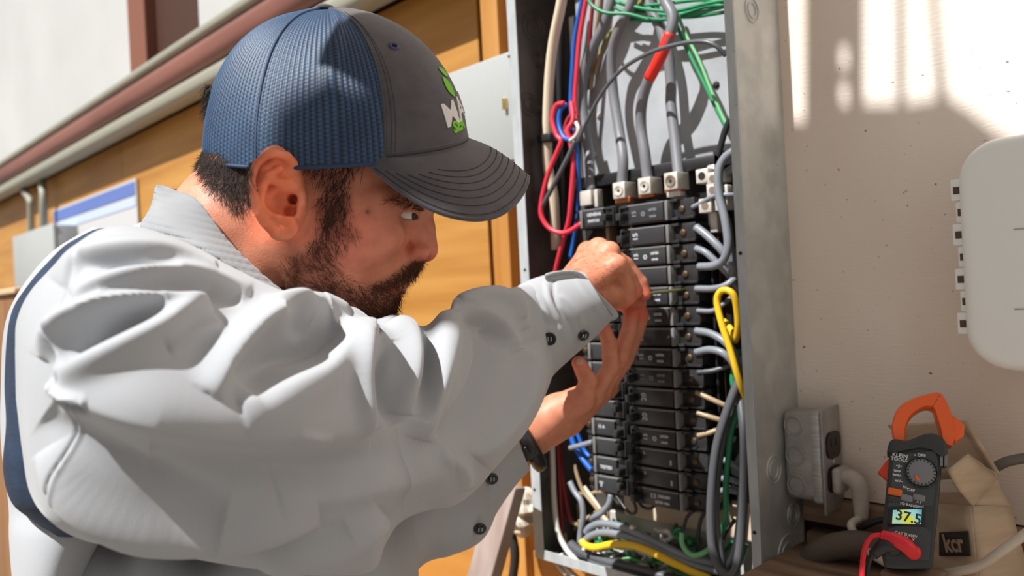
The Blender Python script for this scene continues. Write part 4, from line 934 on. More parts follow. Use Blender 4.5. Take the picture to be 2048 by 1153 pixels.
GU = [(235, 457, 262, 462, .55, .004), (185, 461, 215, 470, .55, .012), (122, 501, 180, 530, .555, .025), (52, 575, 150, 600, .56, .04), (18, 640, 150, 660, .56, .045), (8, 760, 160, 770, .56, .05), (12, 850, 160, 850, .56, .05), (7, 940, 170, 940, .56, .05), (24, 1005, 170, 1005, .56, .05), (62, 1040, 180, 1036, .56, .04), (112, 1074, 180, 1072, .56, .02)]
mesh('gusset', *(lambda V, F_: (c2w(V), F_))(*loft(GU, 160, 90, sfold(9, 0.0015, 60, 16, 1.5))), M_gus, shirt, label='navy stretch gusset behind the shoulder')
# armhole seam
def on_sleeve(px, py, extra=0.0):
    P_ = shV; x, y = vpx(P_); d = (x-px)**2+(y-py)**2; k = np.where(d < 64)[0]
    if len(k) == 0: k = np.array([np.argmin(d)])
    j = k[np.argmin(P_[k, 2])]; z = P_[j, 2]-extra; return pc(px, py, z)
sm_ = [(186, 505), (150, 550), (120, 600), (108, 650), (110, 700), (118, 770), (128, 830), (128, 900), (120, 950), (128, 1010), (148, 1056)]
# right cuff
CF = []
for pts, w, h, w2 in (([(1092, 560), (1098, 600), (1118, 640), (1130, 690)], 9, 2.6, 5), ([(1106, 556), (1110, 600), (1132, 650)], 5, -2.4, 6), ([(1118, 590), (1138, 606), (1160, 640), (1168, 690)], 8, 2.2, 5), ([(1060, 590), (1085, 606), (1098, 640)], 8, 2.0, 6),
                      ([(1080, 640), (1100, 650), (1125, 648)], 7, -1.6, 6), ([(1062, 640), (1080, 690), (1102, 735)], 8, 2.2, 6), ([(1120, 620), (1140, 650), (1150, 690)], 6, -1.8, 5), ([(1046, 580), (1062, 640), (1092, 740)], 5, 2.0, 7), ([(1150, 556), (1180, 600), (1208, 640)], 7, 1.2, 5)):
    CF.append((catmull(np.array(pts, float), 6), w, w2, h*0.001, 2.0))
def fold_c(x, y):
    global FOLDS
    k_, FOLDS = FOLDS, CF; h = folds(x, y); FOLDS = k_; return h
CU = [(1036, 572, 1100, 760, .855, .052), (1060, 560, 1115, 742, .865, .053), (1100, 548, 1145, 715, .88, .051), (1140, 541, 1190, 675, .893, .046), (1165, 543, 1222, 642, .90, .039), (1166, 545, 1222, 640, .901, .036), (1150, 552, 1200, 645, .895, .034)]
cuV, cuF = loft(CU, 120, 120, fold_c, 1.0, False)
cuff = mesh('cuff', c2w(cuV), cuF, M_shirt, shirt)
def on_px(P_, px, py, extra=0.0):
    x, y = vpx(P_); d = (x-px)**2+(y-py)**2; k = np.where(d < 49)[0]
    if len(k) == 0: k = np.array([np.argmin(d)])
    return pc(px, py, P_[k, 2].min()-extra)
# overlapping cuff flap with pointed corner
fl = [(1088, 552), (1132, 541), (1165, 548), (1200, 590), (1237, 632), (1195, 650), (1165, 655), (1150, 620), (1120, 585)]
def flap(outline, zf, n=14):
    o = np.array(outline, float); c = o.mean(0); R_ = catmull(o, 4, True); G = np.stack([c+(R_-c)*t_ for t_ in np.linspace(0.02, 1, n)], 1)
    Z = zf(G[..., 0].ravel(), G[..., 1].ravel()).reshape(G.shape[:2]); Q = np.stack([(G[..., 0]-1024)/FPX*Z, -(G[..., 1]-576.5)/FPX*Z, Z], -1); Q = np.concatenate([Q, Q[:1]], 0)
    return sheet(Q, 0.0016)
zA = lambda x, y: 0.848+0.00030*(x-1100)+0.00013*(y-560)-0.002*np.sin((x+y)/40)
V_, F_ = flap(fl, zA); mesh('cuff_flap', c2w(V_), F_, M_shirt, cuff)
st_ = [(1096, 556), (1132, 549), (1158, 556), (1192, 596), (1226, 631)]
pts = np.array([pc(a, b, zA(a, b)-0.0013) for a, b in catmull(st_, 6)]); mesh('stitch_line', *tube(c2w(pts), 0.0004, 5, raw=True), M_seam, cuff)
def button(c, n, r, parent):
    n = np.asarray(n, float); V_, F_ = lathe(c, n, [(r, 0), (r*1.02, 0.0012), (r*0.86, 0.0021), (r*0.70, 0.0013), (0, 0.0011)], 20); b = mesh('button', c2w(V_), F_, M_but, parent)
    e = np.cross(n, [0, 1, 0]); e /= np.linalg.norm(e); g = np.cross(n, e); bb = MB()
    for s1 in (-1, 1):
        q = c+n/np.linalg.norm(n)*0.0016; bb.add((lambda V, F2: (c2w(V), F2))(*tube(np.array([q+e*s1*r*0.25-g*r*0.3, q+n*0.0008+e*s1*r*0.25, q+e*s1*r*0.25+g*r*0.3]), r*0.13, 5)))
    bb.build('button_thread', M_seam, b)
button(on_px(cuV, 1100, 678, 0.001), (-0.25, -0.15, -1), 0.0068, shirt)
button(on_px(cuV, 1167, 671, 0.000), (0.35, -0.5, -1), 0.0062, shirt)
bh = [pc(a, b, zA(a, b)-0.0012) for a, b in ((1158, 592), (1163, 604), (1170, 620))]; mesh('buttonhole', *tube(c2w(np.array(bh)), 0.0011, 6), M_but, shirt)
button(pc(984, 958, 0.812), (0.2, -0.2, -1), 0.0062, shirt); button(pc(960, 1058, 0.783), (0.2, -0.3, -1), 0.0062, shirt)
# collar: ribbed flap round the neck
A_ = [(325, 374, .625), (352, 382, .606), (394, 402, .585), (424, 440, .572), (455, 482, .565), (500, 528, .562), (550, 573, .566), (604, 612, .578)]
B_ = [(322, 378, .622), (302, 420, .590), (284, 456, .562), (330, 478, .548), (390, 500, .540), (450, 532, .542), (520, 574, .548), (592, 618, .566)]
a = catmull([pc(*q) for q in A_], 12); b = catmull([pc(*q) for q in B_], 12); t = np.linspace(0, 1, 40)[None, :, None]
Q = a[:, None]*(1-t)+b[:, None]*t; Q = Q+np.sin(t*math.pi)*np.array([0, 0, -0.010])
nr = np.cross(np.gradient(Q, axis=0), np.gradient(Q, axis=1)); nr /= np.linalg.norm(nr, axis=2)[..., None]+1e-9
x, y = vpx(Q.reshape(-1, 3)); rb = np.abs(((y-0.22*x)/13.0) % 1-0.5).reshape(Q.shape[:2]); Q = Q-nr*(np.exp(-(rb/0.10)**2)*0.0007)[..., None]*(1 if nr[..., 2].mean() < 0 else -1)
V_, F_ = sheet(Q, 0.0022); mesh('collar', c2w(V_), F_, M_shirt2, shirt, label='ribbed stand-up collar')
A2 = [(322, 376, .63), (350, 378, .655), (404, 386, .690), (420, 420, .70)]; B2 = [(310, 420, .60), (345, 420, .655), (402, 440, .70), (430, 470, .70)]
a = catmull([pc(*q) for q in A2], 8); b = catmull([pc(*q) for q in B2], 8); t = np.linspace(0, 1, 14)[None, :, None]; Q = a[:, None]*(1-t)+b[:, None]*t
V_, F_ = sheet(Q, 0.0022); mesh('collar', c2w(V_), F_, M_shirt2, shirt)
for (px, py) in ((700, 640),): pass
M_under = mat('black undershirt', (0.014, 0.013, 0.014), 0.8)
V_, F_ = loft([(560, 590, 540, 760, .63, .03), (620, 600, 610, 760, .64, .045), (690, 622, 690, 760, .66, .05), (740, 640, 740, 760, .67, .03)], 30, 30); mesh('undershirt', c2w(V_), F_, M_under, man, label='black undershirt at the throat')
button(pc(597, 603, 0.585), (0.3, 0.5, -1), 0.0060, shirt)
# nail of the left thumb
MB().add((lambda V, F2: (c2w(V), F2))(*lathe(pc(1159, 724, 0.9068), (-0.35, 0.12, -1), [(0.0001, 0.0012), (0.0028, 0.0010), (0.0042, 0.0002), (0.0044, -0.0012)], 16))).build('fingernail', mat('fingernail', (0.62, 0.33, 0.26), 0.3), man)
# watch on the left wrist
t_ = np.linspace(0, 2*math.pi, 40, endpoint=False); wd_ = np.array([0.86, 0.50, 0.12]); wd_ /= np.linalg.norm(wd_); e1 = np.cross(wd_, [0, 0, 1.0]); e1 /= np.linalg.norm(e1); e2 = np.cross(wd_, e1)
wc = pc(1052, 884, 0.925); wt = bpy.data.objects.new('watch', None); _link(wt, man, c2w(wc)); wt['label'] = 'black wristwatch strap on the left wrist'
mesh('strap', *tube(c2w(wc+0.0310*(np.cos(t_)[:, None]*e1+np.sin(t_)[:, None]*e2)), 0.0085, 8, raw=True, closed=True, flat=1.0), M_strap, wt)
q = wc-np.array([0, 0, 0.0335])+e1*0.006; mesh('clasp', *(lambda V, F2: (c2w(V), F2))(*box(q, (0.010, 0.008, 0.004), 0.0015, [wd_, e1, np.cross(wd_, e1)])), M_but, wt)

# trousers and boots, below the frame, so that the man stands on the floor
M_tro = mat('dark work trousers', (0.03, 0.035, 0.05), 0.8); M_boot = mat('brown boot leather', (0.10, 0.05, 0.025), 0.5)
hipw = c2w(pc(330, 1250, 0.72)); ft = []
for sgn in (-1, 1):
    hip = hipw+FW*0.09*sgn; hip[2] = 0.98; kn = hip+RT*0.03; kn[2] = 0.50; an = hip-RT*0.02; an[2] = 0.10; ft.append((hip, kn, an))
tb = MB()
for hip, kn, an in ft: tb.add(tube([hip+[0, 0, 0.10], hip, kn, an], [0.11, 0.10, 0.075, 0.065], 20, 8))
tb.build('trousers', M_tro, man)
for hip, kn, an in ft:
    f = RT*[1, 1, 0]; f = f/np.linalg.norm(f); s_ = np.array([-f[1], f[0], 0]); MB().add(box(an*[1, 1, 0]+f*0.06+[0, 0, 0.045], (0.15, 0.05, 0.045), 0.03, [f, s_, [0, 0, 1.0]], 3)).add(tube([an*[1, 1, 0]+[0, 0, 0.05], an*[1, 1, 0]+[0, 0, 0.14]], 0.055, 16, 2)).build('boot', M_boot, man)
V_, F_ = loft([(90, 1380, 560, 1381, .70, .12), (110, 1480, 560, 1480, .70, .13), (130, 1660, 560, 1660, .71, .13), (150, 1850, 540, 1850, .72, .12)], 20, 40)
mesh('shirt_tail', c2w(V_), F_, M_shirt, shirt)
# ---------------------------------------------------------------- wires in the panel
def wmat(n, c, r=0.4, **k): return mat(n, c, r, **k)
W_crm = wmat('cream cable jacket', (0.72, 0.62, 0.46)); W_blk = wmat('black wire jacket', (0.022, 0.022, 0.025)); W_dgr = wmat('dark grey wire jacket', (0.085, 0.09, 0.10)); W_gry = wmat('grey wire jacket', (0.20, 0.22, 0.25))
W_blu = wmat('blue wire jacket', (0.01, 0.11, 0.48)); W_red = wmat('red wire jacket', (0.66, 0.03, 0.06)); W_drd = wmat('dark red wire jacket', (0.25, 0.012, 0.02)); W_grn = wmat('green wire jacket', (0.02, 0.24, 0.10)); W_lgn = wmat('light green wire jacket', (0.18, 0.48, 0.22))
W_yel = wmat('yellow wire jacket', (0.80, 0.50, 0.02)); W_wht = wmat('white wire jacket', (0.62, 0.60, 0.55)); W_tan = wmat('tan wire jacket', (0.34, 0.25, 0.15)); W_fee = wmat('grey feeder jacket', (0.175, 0.178, 0.195), 0.45); W_tap = wmat('red tape', (0.80, 0.025, 0.012), 0.45)
XA, XB = BX0+T, BX1-T
def wp(p, r):
    q = W(p[0], p[1], p[2]) if len(p) > 2 else W(p[0], p[1], 0.06)
    q = np.array(q); q[0] = min(max(q[0], XA+r+0.001), XB-r-0.001) if q[1] > -BD else q[0]; return q
def wire(label, m_, r, pts, group=None, flat=1.0, name='wire', n=8, sub=8):
    P_ = [wp(p, r) for p in pts]; o = mesh(name, *tube(P_, r, n, sub, flat=flat), m_); tag(o, label, 'cable' if name == 'cable' else 'wire', group); return o
wire('thick cream flat cable running down the left side of the panel', W_crm, 0.0082, [(1128, -40, .055), (1122, 10, .055), (1106, 90, .055), (1098, 170, .055), (1095, 262, .055), (1096, 330, .055), (1108, 400, .05), (1112, 500, .045)], flat=0.6, name='cable')
mesh('cable_clip', *box(W(1094, 277, .058), (0.013, 0.008, 0.006), 0.002), W_blk, pn)
wire('black cable right beside the thick cream cable', W_blk, 0.0045, [(1122, -40, .03), (1118, 60, .03), (1118, 200, .03), (1122, 330, .03), (1128, 480, .03)], name='cable')
wire('bluish dark cable behind the cream cable', W_dgr, 0.0035, [(1112, 60, .022), (1111, 160, .022), (1112, 260, .022), (1118, 380, .022)], name='cable')
wire('blue wire dropping from the top left of the panel', W_blu, 0.0034, [(1172, -40, .05), (1158, 30, .05), (1149, 80, .05), (1145, 140, .05), (1142, 210, .05), (1150, 265, .06)])
wire('red wire dropping beside the blue one at top left', W_red, 0.0036, [(1180, -40, .055), (1167, 30, .055), (1159, 80, .055), (1154, 140, .055), (1150, 210, .055), (1158, 262, .06)])
wire('red wire looping out from the left and back to the top breaker', W_red, 0.0035, [(1128, 206, .08), (1112, 212, .082), (1105, 240, .084), (1113, 270, .085), (1122, 283, .085), (1112, 310, .086), (1096, 350, .088), (1084, 400, .088), (1083, 432, .088), (1100, 458, .085), (1130, 466, .08), (1166, 446, .072)])
wire('red wire hanging down to the right hand', W_red, 0.0036, [(1143, 205, .07), (1146, 240, .075), (1135, 262, .08), (1142, 290, .08), (1147, 330, .08), (1142, 400, .078), (1138, 440, .075), (1127, 480, .07), (1112, 540, .065), (1104, 600, .06)])
wire('blue loop in the coil left of the panel middle', W_blu, 0.0032, [(1134, 208, .075), (1120, 222, .078), (1118, 250, .08), (1128, 275, .082), (1147, 283, .082), (1154, 300, .08), (1158, 370, .07), (1156, 430, .06), (1148, 480, .05), (1140, 520, .05)])
wire('small red ring in the coil beside the blue loop', W_drd, 0.003, [(1150, 222, .07), (1135, 240, .075), (1130, 262, .078), (1142, 276, .078), (1154, 262, .075), (1152, 240, .07)])
wire('pale wire end curled in the coil', W_wht, 0.0026, [(1140, 282, .085), (1152, 272, .087), (1157, 258, .087), (1152, 245, .085)])
wire('dark grey wire ending left of the red loop', W_dgr, 0.0034, [(1150, 282, .085), (1138, 310, .087), (1118, 350, .088), (1096, 392, .088), (1082, 418, .086)])
wire('thin dark wire arching across the top of the panel', W_dgr, 0.0027, [(1155, 285, .085), (1175, 240, .088), (1205, 185, .09), (1245, 138, .092), (1295, 108, .094), (1350, 90, .095), (1400, 83, .095), (1430, 91, .093), (1452, 112, .085)])
def feeder(label, pts, tape=None):
    o = wire(label, W_fee, 0.0071, pts, n=12, name='cable', group='thick grey feeder cables')
    if tape: mesh('tape_wrap', *tube([wp(p, .0076) for p in tape], 0.0076, 12, 8), W_tap, o, label='red tape wrap')
    return o
feeder('thick dark feeder cable, leftmost of the four', [(1235, -40, .04), (1212, 40, .04), (1180, 110, .035), (1166, 170, .03), (1168, 240, .03), (1178, 310, .04), (1182, 385, .055)])
feeder('thick feeder cable ending in the left one of the three big lugs', [(1275, -40, .05), (1262, 10, .05), (1237, 60, .05), (1224, 110, .045), (1226, 180, .04), (1238, 260, .045), (1246, 320, .055), (1244, 372, .055)])
feeder('thick feeder cable wrapped in red tape', [(1312, -50, .06), (1330, 0, .062), (1345, 32, .064), (1341, 66, .066), (1322, 112, .066), (1298, 158, .062), (1284, 205, .056), (1282, 255, .052), (1290, 310, .055), (1296, 365, .055)],
       [(1341, 66, .066), (1322, 112, .066), (1298, 158, .062)])
feeder('thick feeder cable behind the taped one, ending in the right lug', [(1278, -50, .035), (1298, 10, .035), (1322, 60, .035), (1336, 110, .035), (1342, 170, .035), (1342, 210, .038), (1350, 280, .045), (1358, 355, .055)])
wire('grey-brown wire behind the feeders at top left', W_tan, 0.003, [(1205, -40, .03), (1195, 40, .03), (1188, 110, .02), (1180, 180, .02)])
wire('dark red wire behind the feeders at top left', W_drd, 0.003, [(1190, -40, .025), (1182, 50, .025), (1178, 120, .02), (1170, 200, .02)])
wire('tan wire slanting behind the second feeder', W_tan, 0.0032, [(1300, -20, .02), (1262, 20, .02), (1225, 62, .02), (1205, 95, .02), (1190, 150, .02)])
wire('yellow-green wire slanting behind the second feeder', mat('olive jacket', (0.25, 0.26, 0.05), 0.5), 0.0028, [(1290, -5, .022), (1250, 40, .022), (1215, 75, .022), (1200, 110, .02)])
GL = ['green ground wire at the panel top, swinging out over the red wire at the left', 'green ground wire at the panel top, rising to the right edge below the others', 'green ground wire at the panel top, lowest in the middle of the bundle', 'green ground wire at the panel top, topmost at the right edge', 'green ground wire at the panel top, wavy one running the whole width', 'green ground wire at the panel top, nearly level behind the feeders']
for i, (pp, m_) in enumerate([([(1165, -40, .07), (1180, 5, .07), (1210, 25, .068), (1255, 28, .06), (1300, 40, .05)], W_grn), ([(1230, 15, .045), (1280, 35, .045), (1340, 38, .045), (1400, 25, .045), (1470, 8, .045)], W_grn), ([(1260, 38, .04), (1310, 42, .04), (1360, 30, .04), (1420, 12, .04), (1470, 15, .04)], W_grn),
                              ([(1240, 5, .05), (1290, 18, .05), (1350, 22, .05), (1410, 8, .05), (1465, -2, .05)], W_grn), ([(1220, 30, .035), (1270, 22, .035), (1330, 30, .035), (1380, 34, .035), (1465, 22, .035)], W_grn), ([(1225, 0, .04), (1262, 12, .04), (1325, 8, .04), (1400, 0, .04), (1460, 6, .04)], W_grn)]):
    wire(GL.pop(0), m_, 0.0024, pp, group='green ground wires across the panel top')
wire('light green wire dropping to the right edge of the panel', W_lgn, 0.0021, [(1352, 20, .05), (1372, 70, .05), (1398, 120, .05), (1420, 175, .05), (1440, 222, .05), (1456, 255, .05)])
wire('green wire running beside the light green one on the right', W_grn, 0.0026, [(1345, 30, .045), (1368, 85, .045), (1390, 130, .045), (1415, 180, .045), (1438, 228, .045), (1456, 262, .045)])
wire('black stub of wire above the bracket at upper right', W_blk, 0.0042, [(1462, 235, .05), (1450, 262, .05), (1442, 290, .05), (1436, 312, .05)])
# right gutter
wire('grey wire curving from the neutral bar down to a breaker', W_gry, 0.0050, [(1470, 300, .07), (1448, 318, .072), (1437, 345, .074), (1438, 390, .075), (1450, 440, .076), (1456, 490, .076), (1447, 520, .074), (1428, 532, .07), (1398, 534, .064)])
wire('second grey wire beside the one from the neutral bar', W_gry, 0.0048, [(1475, 330, .06), (1450, 352, .062), (1442, 400, .064), (1455, 450, .065), (1462, 510, .06), (1466, 560, .055)])
wire('thin grey wire from the top breaker to the neutral bar', W_gry, 0.0030, [(1385, 415, .064), (1405, 405, .068), (1430, 392, .07), (1455, 390, .07), (1480, 392, .06)])
wire('grey wire slanting from the second breaker to the right wall', W_gry, 0.0050, [(1392, 455, .064), (1412, 470, .066), (1440, 497, .066), (1460, 525, .06), (1475, 560, .05)])
wire('pale grey wire slanting from the third breaker', W_gry, 0.0042, [(1392, 497, .064), (1412, 506, .066), (1440, 532, .062), (1462, 556, .05), (1478, 580, .04)])
wire('grey wire from the fifth breaker bending up at the right wall', W_gry, 0.0042, [(1392, 578, .064), (1425, 578, .068), (1450, 572, .068), (1468, 558, .06), (1478, 540, .04)])
wire('thin grey wire from the sixth breaker', W_gry, 0.003, [(1395, 622, .064), (1425, 622, .066), (1445, 610, .06), (1475, 585, .04)])
wire('yellow wire looped beside the right wall of the panel', W_yel, 0.0040, [(1492, 800, .06), (1478, 760, .075), (1462, 705, .08), (1444, 650, .082), (1434, 605, .082), (1440, 585, .082), (1454, 581, .082), (1468, 592, .08), (1474, 620, .076), (1476, 655, .07), (1470, 682, .06), (1462, 660, .05), (1448, 642, .045)])
wire('grey wire curving down from the seventh breaker', W_gry, 0.0046, [(1392, 662, .064), (1422, 668, .066), (1450, 685, .068), (1470, 712, .066), (1478, 760, .06), (1472, 810, .06)])
wire('grey wire curving down from the eighth breaker', W_gry, 0.0046, [(1392, 705, .064), (1420, 700, .067), (1448, 708, .067), (1470, 735, .06), (1480, 780, .05)])
wire('thin grey wire under the eighth breaker lead', W_dgr, 0.003, [(1395, 745, .064), (1425, 742, .06), (1460, 732, .05), (1480, 730, .04)])
for i, (a, b) in enumerate((((1392, 785), (1450, 812)), ((1394, 826), (1442, 842)), ((1396, 872), (1438, 862)))):
    wire(['upper bare tan wire leaving the lower right breakers', 'middle bare tan wire leaving the lower right breakers', 'lower bare tan wire leaving the lower right breakers'][i], W_tan, 0.0032, [(a[0], a[1], .064), ((a[0]+b[0])/2, (a[1]+b[1])/2, .062), (b[0], b[1], .055), (b[0]+25, b[1]+15, .04)])
wire('dark grey cable of the long loop right of the breakers, outer strand', W_dgr, 0.0052, [(1492, 730, .06), (1470, 780, .07), (1448, 840, .078), (1432, 900, .082), (1424, 970, .083), (1421, 1040, .083), (1425, 1100, .083), (1440, 1140, .083), (1462, 1150, .082), (1476, 1120, .08), (1484, 1050, .08), (1488, 960, .08), (1488, 870, .075), (1480, 790, .06)], name='cable')
wire('dark grey cable of the long loop right of the breakers, inner strand', W_dgr, 0.0046, [(1480, 760, .05), (1462, 820, .06), (1444, 890, .07), (1434, 960, .072), (1432, 1030, .072), (1438, 1090, .072), (1446, 1150, .07), (1448, 1200, .07)], name='cable')
wire('black cable hanging inside the right wall', W_blk, 0.0048, [(1492, 830, .05), (1492, 900, .06), (1485, 980, .065), (1478, 1060, .065), (1468, 1110, .065), (1440, 1160, .065)], name='cable')
wire('green wire hanging beside the long dark loop', W_grn, 0.0036, [(1478, 700, .05), (1465, 760, .05), (1480, 810, .05), (1464, 860, .055), (1456, 920, .06), (1451, 980, .06), (1452, 1030, .058), (1442, 1070, .05)])
wire('short green wire hooked at the right wall', W_lgn, 0.0034, [(1482, 815, .045), (1468, 826, .05), (1470, 836, .05), (1484, 834, .045)])
for i, (a, b) in enumerate((((1436, 918), (1480, 938)), ((1434, 958), (1478, 966)), ((1436, 984), (1474, 984)))):
    wire(['upper short grey wire crossing the green wire', 'middle short grey wire crossing the green wire', 'lowest short grey wire crossing the green wire'][i], W_gry, 0.0038, [(a[0], a[1], .05), ((a[0]+b[0])/2, (a[1]+b[1])/2-3, .052), (b[0], b[1], .045)])
wire('tan wire behind the lower right breakers', W_tan, 0.003, [(1460, 975, .04), (1445, 990, .04), (1432, 1020, .04), (1428, 1050, .04)])
# bottom gutter
wire('thick yellow wire sweeping across the panel bottom', W_yel, 0.0050, [(1163, 1083, .085), (1172, 1092, .086), (1192, 1096, .086), (1225, 1090, .086), (1265, 1092, .085), (1305, 1106, .084), (1345, 1126, .08), (1385, 1145, .075), (1420, 1158, .07)], n=12)
wire('upper grey wire arching over the yellow one', W_gry, 0.0048, [(1172, 1066, .078), (1180, 1056, .078), (1200, 1048, .078), (1235, 1052, .078), (1275, 1068, .076), (1320, 1090, .072), (1370, 1112, .07), (1430, 1128, .06)])
wire('lower grey wire arching just above the yellow one', W_gry, 0.0048, [(1170, 1082, .08), (1182, 1072, .08), (1205, 1066, .08), (1240, 1070, .08), (1285, 1086, .078), (1330, 1108, .074), (1380, 1128, .07), (1440, 1146, .06)])
wire('grey wire standing at the lower left of the panel', W_gry, 0.0042, [(1140, 965, .07), (1150, 985, .072), (1163, 1005, .074), (1166, 1035, .075), (1161, 1065, .076), (1160, 1086, .078)])
wire('cream wire running down the left of the panel bottom', W_wht, 0.0042, [(1104, 880, .07), (1106, 940, .07), (1108, 1000, .072), (1115, 1060, .074), (1132, 1098, .076), (1152, 1122, .078), (1172, 1145, .08)])
wire('left dark red wire at the lower left of the panel', W_drd, 0.0040, [(1092, 850, .05), (1098, 930, .05), (1103, 1000, .05), (1112, 1070, .05)])
wire('right dark red wire at the lower left of the panel', W_drd, 0.0036, [(1108, 850, .045), (1116, 920, .045), (1128, 980, .045), (1140, 1045, .045)])
wire('blue wire crossing towards the lower left breakers', W_blu, 0.0042, [(1118, 820, .06), (1138, 860, .062), (1150, 895, .064), (1168, 922, .066), (1184, 942, .066)])
wire('thin blue wire beside the blue wire at lower left', W_blu, 0.0032, [(1140, 830, .05), (1152, 862, .05), (1168, 900, .05), (1180, 915, .05)])
wire('grey wire stub pointing at the lower left breakers', W_gry, 0.0038, [(1140, 897, .075), (1160, 892, .076), (1184, 885, .075)])
wire('tan wire slanting behind the lower left breakers', W_tan, 0.0030, [(1148, 930, .035), (1165, 980, .035), (1195, 1020, .035), (1215, 1060, .035)])
wire('cream wire slanting below the lower left breakers', W_crm, 0.0034, [(1168, 975, .03), (1190, 1005, .03), (1212, 1040, .035), (1222, 1062, .05)])
wire('grey wire hooking out below the left breakers', W_gry, 0.0042, [(1222, 990, .07), (1218, 1008, .072), (1206, 1024, .072), (1190, 1034, .07), (1180, 1042, .06)])
wire('thin black wire loop below the gap between breakers', W_blk, 0.0021, [(1232, 992, .07), (1245, 1010, .074), (1258, 1026, .076), (1268, 1028, .077), (1272, 1018, .078), (1266, 995, .078), (1262, 930, .078), (1260, 870, .078)])
wire('short black wire loop below the right breakers', W_blk, 0.0020, [(1275, 1000, .07), (1285, 1014, .07), (1300, 1018, .07), (1318, 1006, .068)])
wire('black wire with green end looping at the panel bottom', W_lgn, 0.0034, [(1364, 1066, .07), (1364, 1086, .072), (1374, 1104, .073), (1390, 1112, .073), (1412, 1104, .07), (1430, 1088, .06)])
wire('thin black wire curving down below the right breakers', W_blk, 0.0022, [(1392, 1018, .06), (1374, 1036, .064), (1364, 1068, .07)])
wire('second thin black wire below the right breakers', W_blk, 0.0024, [(1412, 1018, .055), (1400, 1046, .058), (1396, 1080, .06), (1396, 1120, .06)])
wire('dark thin wire slanting from the right wall to the bottom', W_blk, 0.0024, [(1470, 1040, .04), (1450, 1070, .045), (1444, 1100, .05), (1446, 1130, .05)])
wire('thick dark grey cable at the very bottom of the panel', W_dgr, 0.0068, [(1142, 1090, .07), (1162, 1105, .075), (1200, 1120, .078), (1250, 1134, .078), (1310, 1150, .076), (1380, 1170, .07)], name='cable', n=12)
wire('second thick grey cable at the very bottom of the panel', W_dgr, 0.0060, [(1180, 1125, .08), (1230, 1142, .082), (1290, 1160, .08), (1350, 1180, .075)], name='cable', n=12)
wire('left white wire stub curling at the lower left corner', W_wht, 0.0036, [(1112, 1106, .08), (1114, 1122, .083), (1122, 1138, .085), (1134, 1150, .085)])
wire('right white wire stub curling at the lower left corner', W_wht, 0.0038, [(1122, 1108, .082), (1126, 1124, .084), (1138, 1142, .086), (1156, 1158, .086)])
wire('green wire crossing under the yellow one', W_lgn, 0.0034, [(1185, 1122, .06), (1220, 1128, .06), (1260, 1120, .06), (1300, 1135, .055)])
wire('green wire along the panel bottom right', W_lgn, 0.0036, [(1290, 1115, .05), (1325, 1130, .05), (1360, 1150, .05), (1400, 1160, .05)])
wire('green wire in the lower right corner of the panel', W_grn, 0.0036, [(1492, 1090, .05), (1482, 1120, .05), (1466, 1150, .05), (1450, 1180, .05)])
# the pale tangle at the bottom: nobody could count it
rs = np.random.RandomState(12)
for nm, lab, m_, k_, off in (('wire_tangle', 'tangle of short white wires heaped on the panel bottom', W_wht, 26, .05), ('wire_tangle', 'tangle of short green wires heaped on the panel bottom', W_grn, 16, .035), ('wire_tangle', 'tangle of short dark wires heaped on the panel bottom', W_dgr, 16, .03), ('wire_tangle', 'tangle of tan wires low in the left corner of the panel', W_tan, 9, .03)):
    b = MB()
    for i in range(k_):
        x = rs.uniform(1180, 1460) if m_ is not W_tan else rs.uniform(1130, 1220); y = rs.uniform(1062, 1145) if m_ is not W_tan else rs.uniform(985, 1100)
        if m_ is W_wht: x = 1200+abs(rs.normal(0, 75))
        a = rs.uniform(0, math.pi); L_ = rs.uniform(18, 42); o_ = off+rs.uniform(-0.015, 0.02)
        P_ = [wp((x+math.cos(a+j*0.5*rs.uniform(-1, 1))*L_*(j-1.5)/1.5, y+math.sin(a)*L_*0.6*(j-1.5)/1.5+rs.uniform(-5, 5), max(o_+rs.uniform(-.008, .008), 0.012)), .003) for j in range(4)]
        P_ = [np.array([p[0], p[1], max(p[2], BZ0+0.006)]) for p in P_]
        b.add(tube(P_, rs.uniform(0.0022, 0.0036), 7, 5))
    tag(b.build(nm, m_), lab, 'wires', kind='stuff')
for i, (x, y) in enumerate(((1252, 1060), (1268, 1058), (1236, 1066), (1262, 1078))):
    q = W(x, y, .07); o = MB().add(lathe(q, (0.3, -1, 0.4), [(0.0015, 0), (0.0042, 0.001), (0.0046, 0.006), (0.003, 0.010), (0, 0.0105)], 14)).build('wire_nut', W_wht); tag(o, 'small white wire nut in the heap at the panel bottom', 'wire nut', 'white wire nuts at the panel bottom')
mesh('indicator', *lathe(W(1168, 1100, .09), (0, -1, 0), [(0.003, 0), (0.003, 0.002), (0, 0.003)], 12), M_alu, pn)
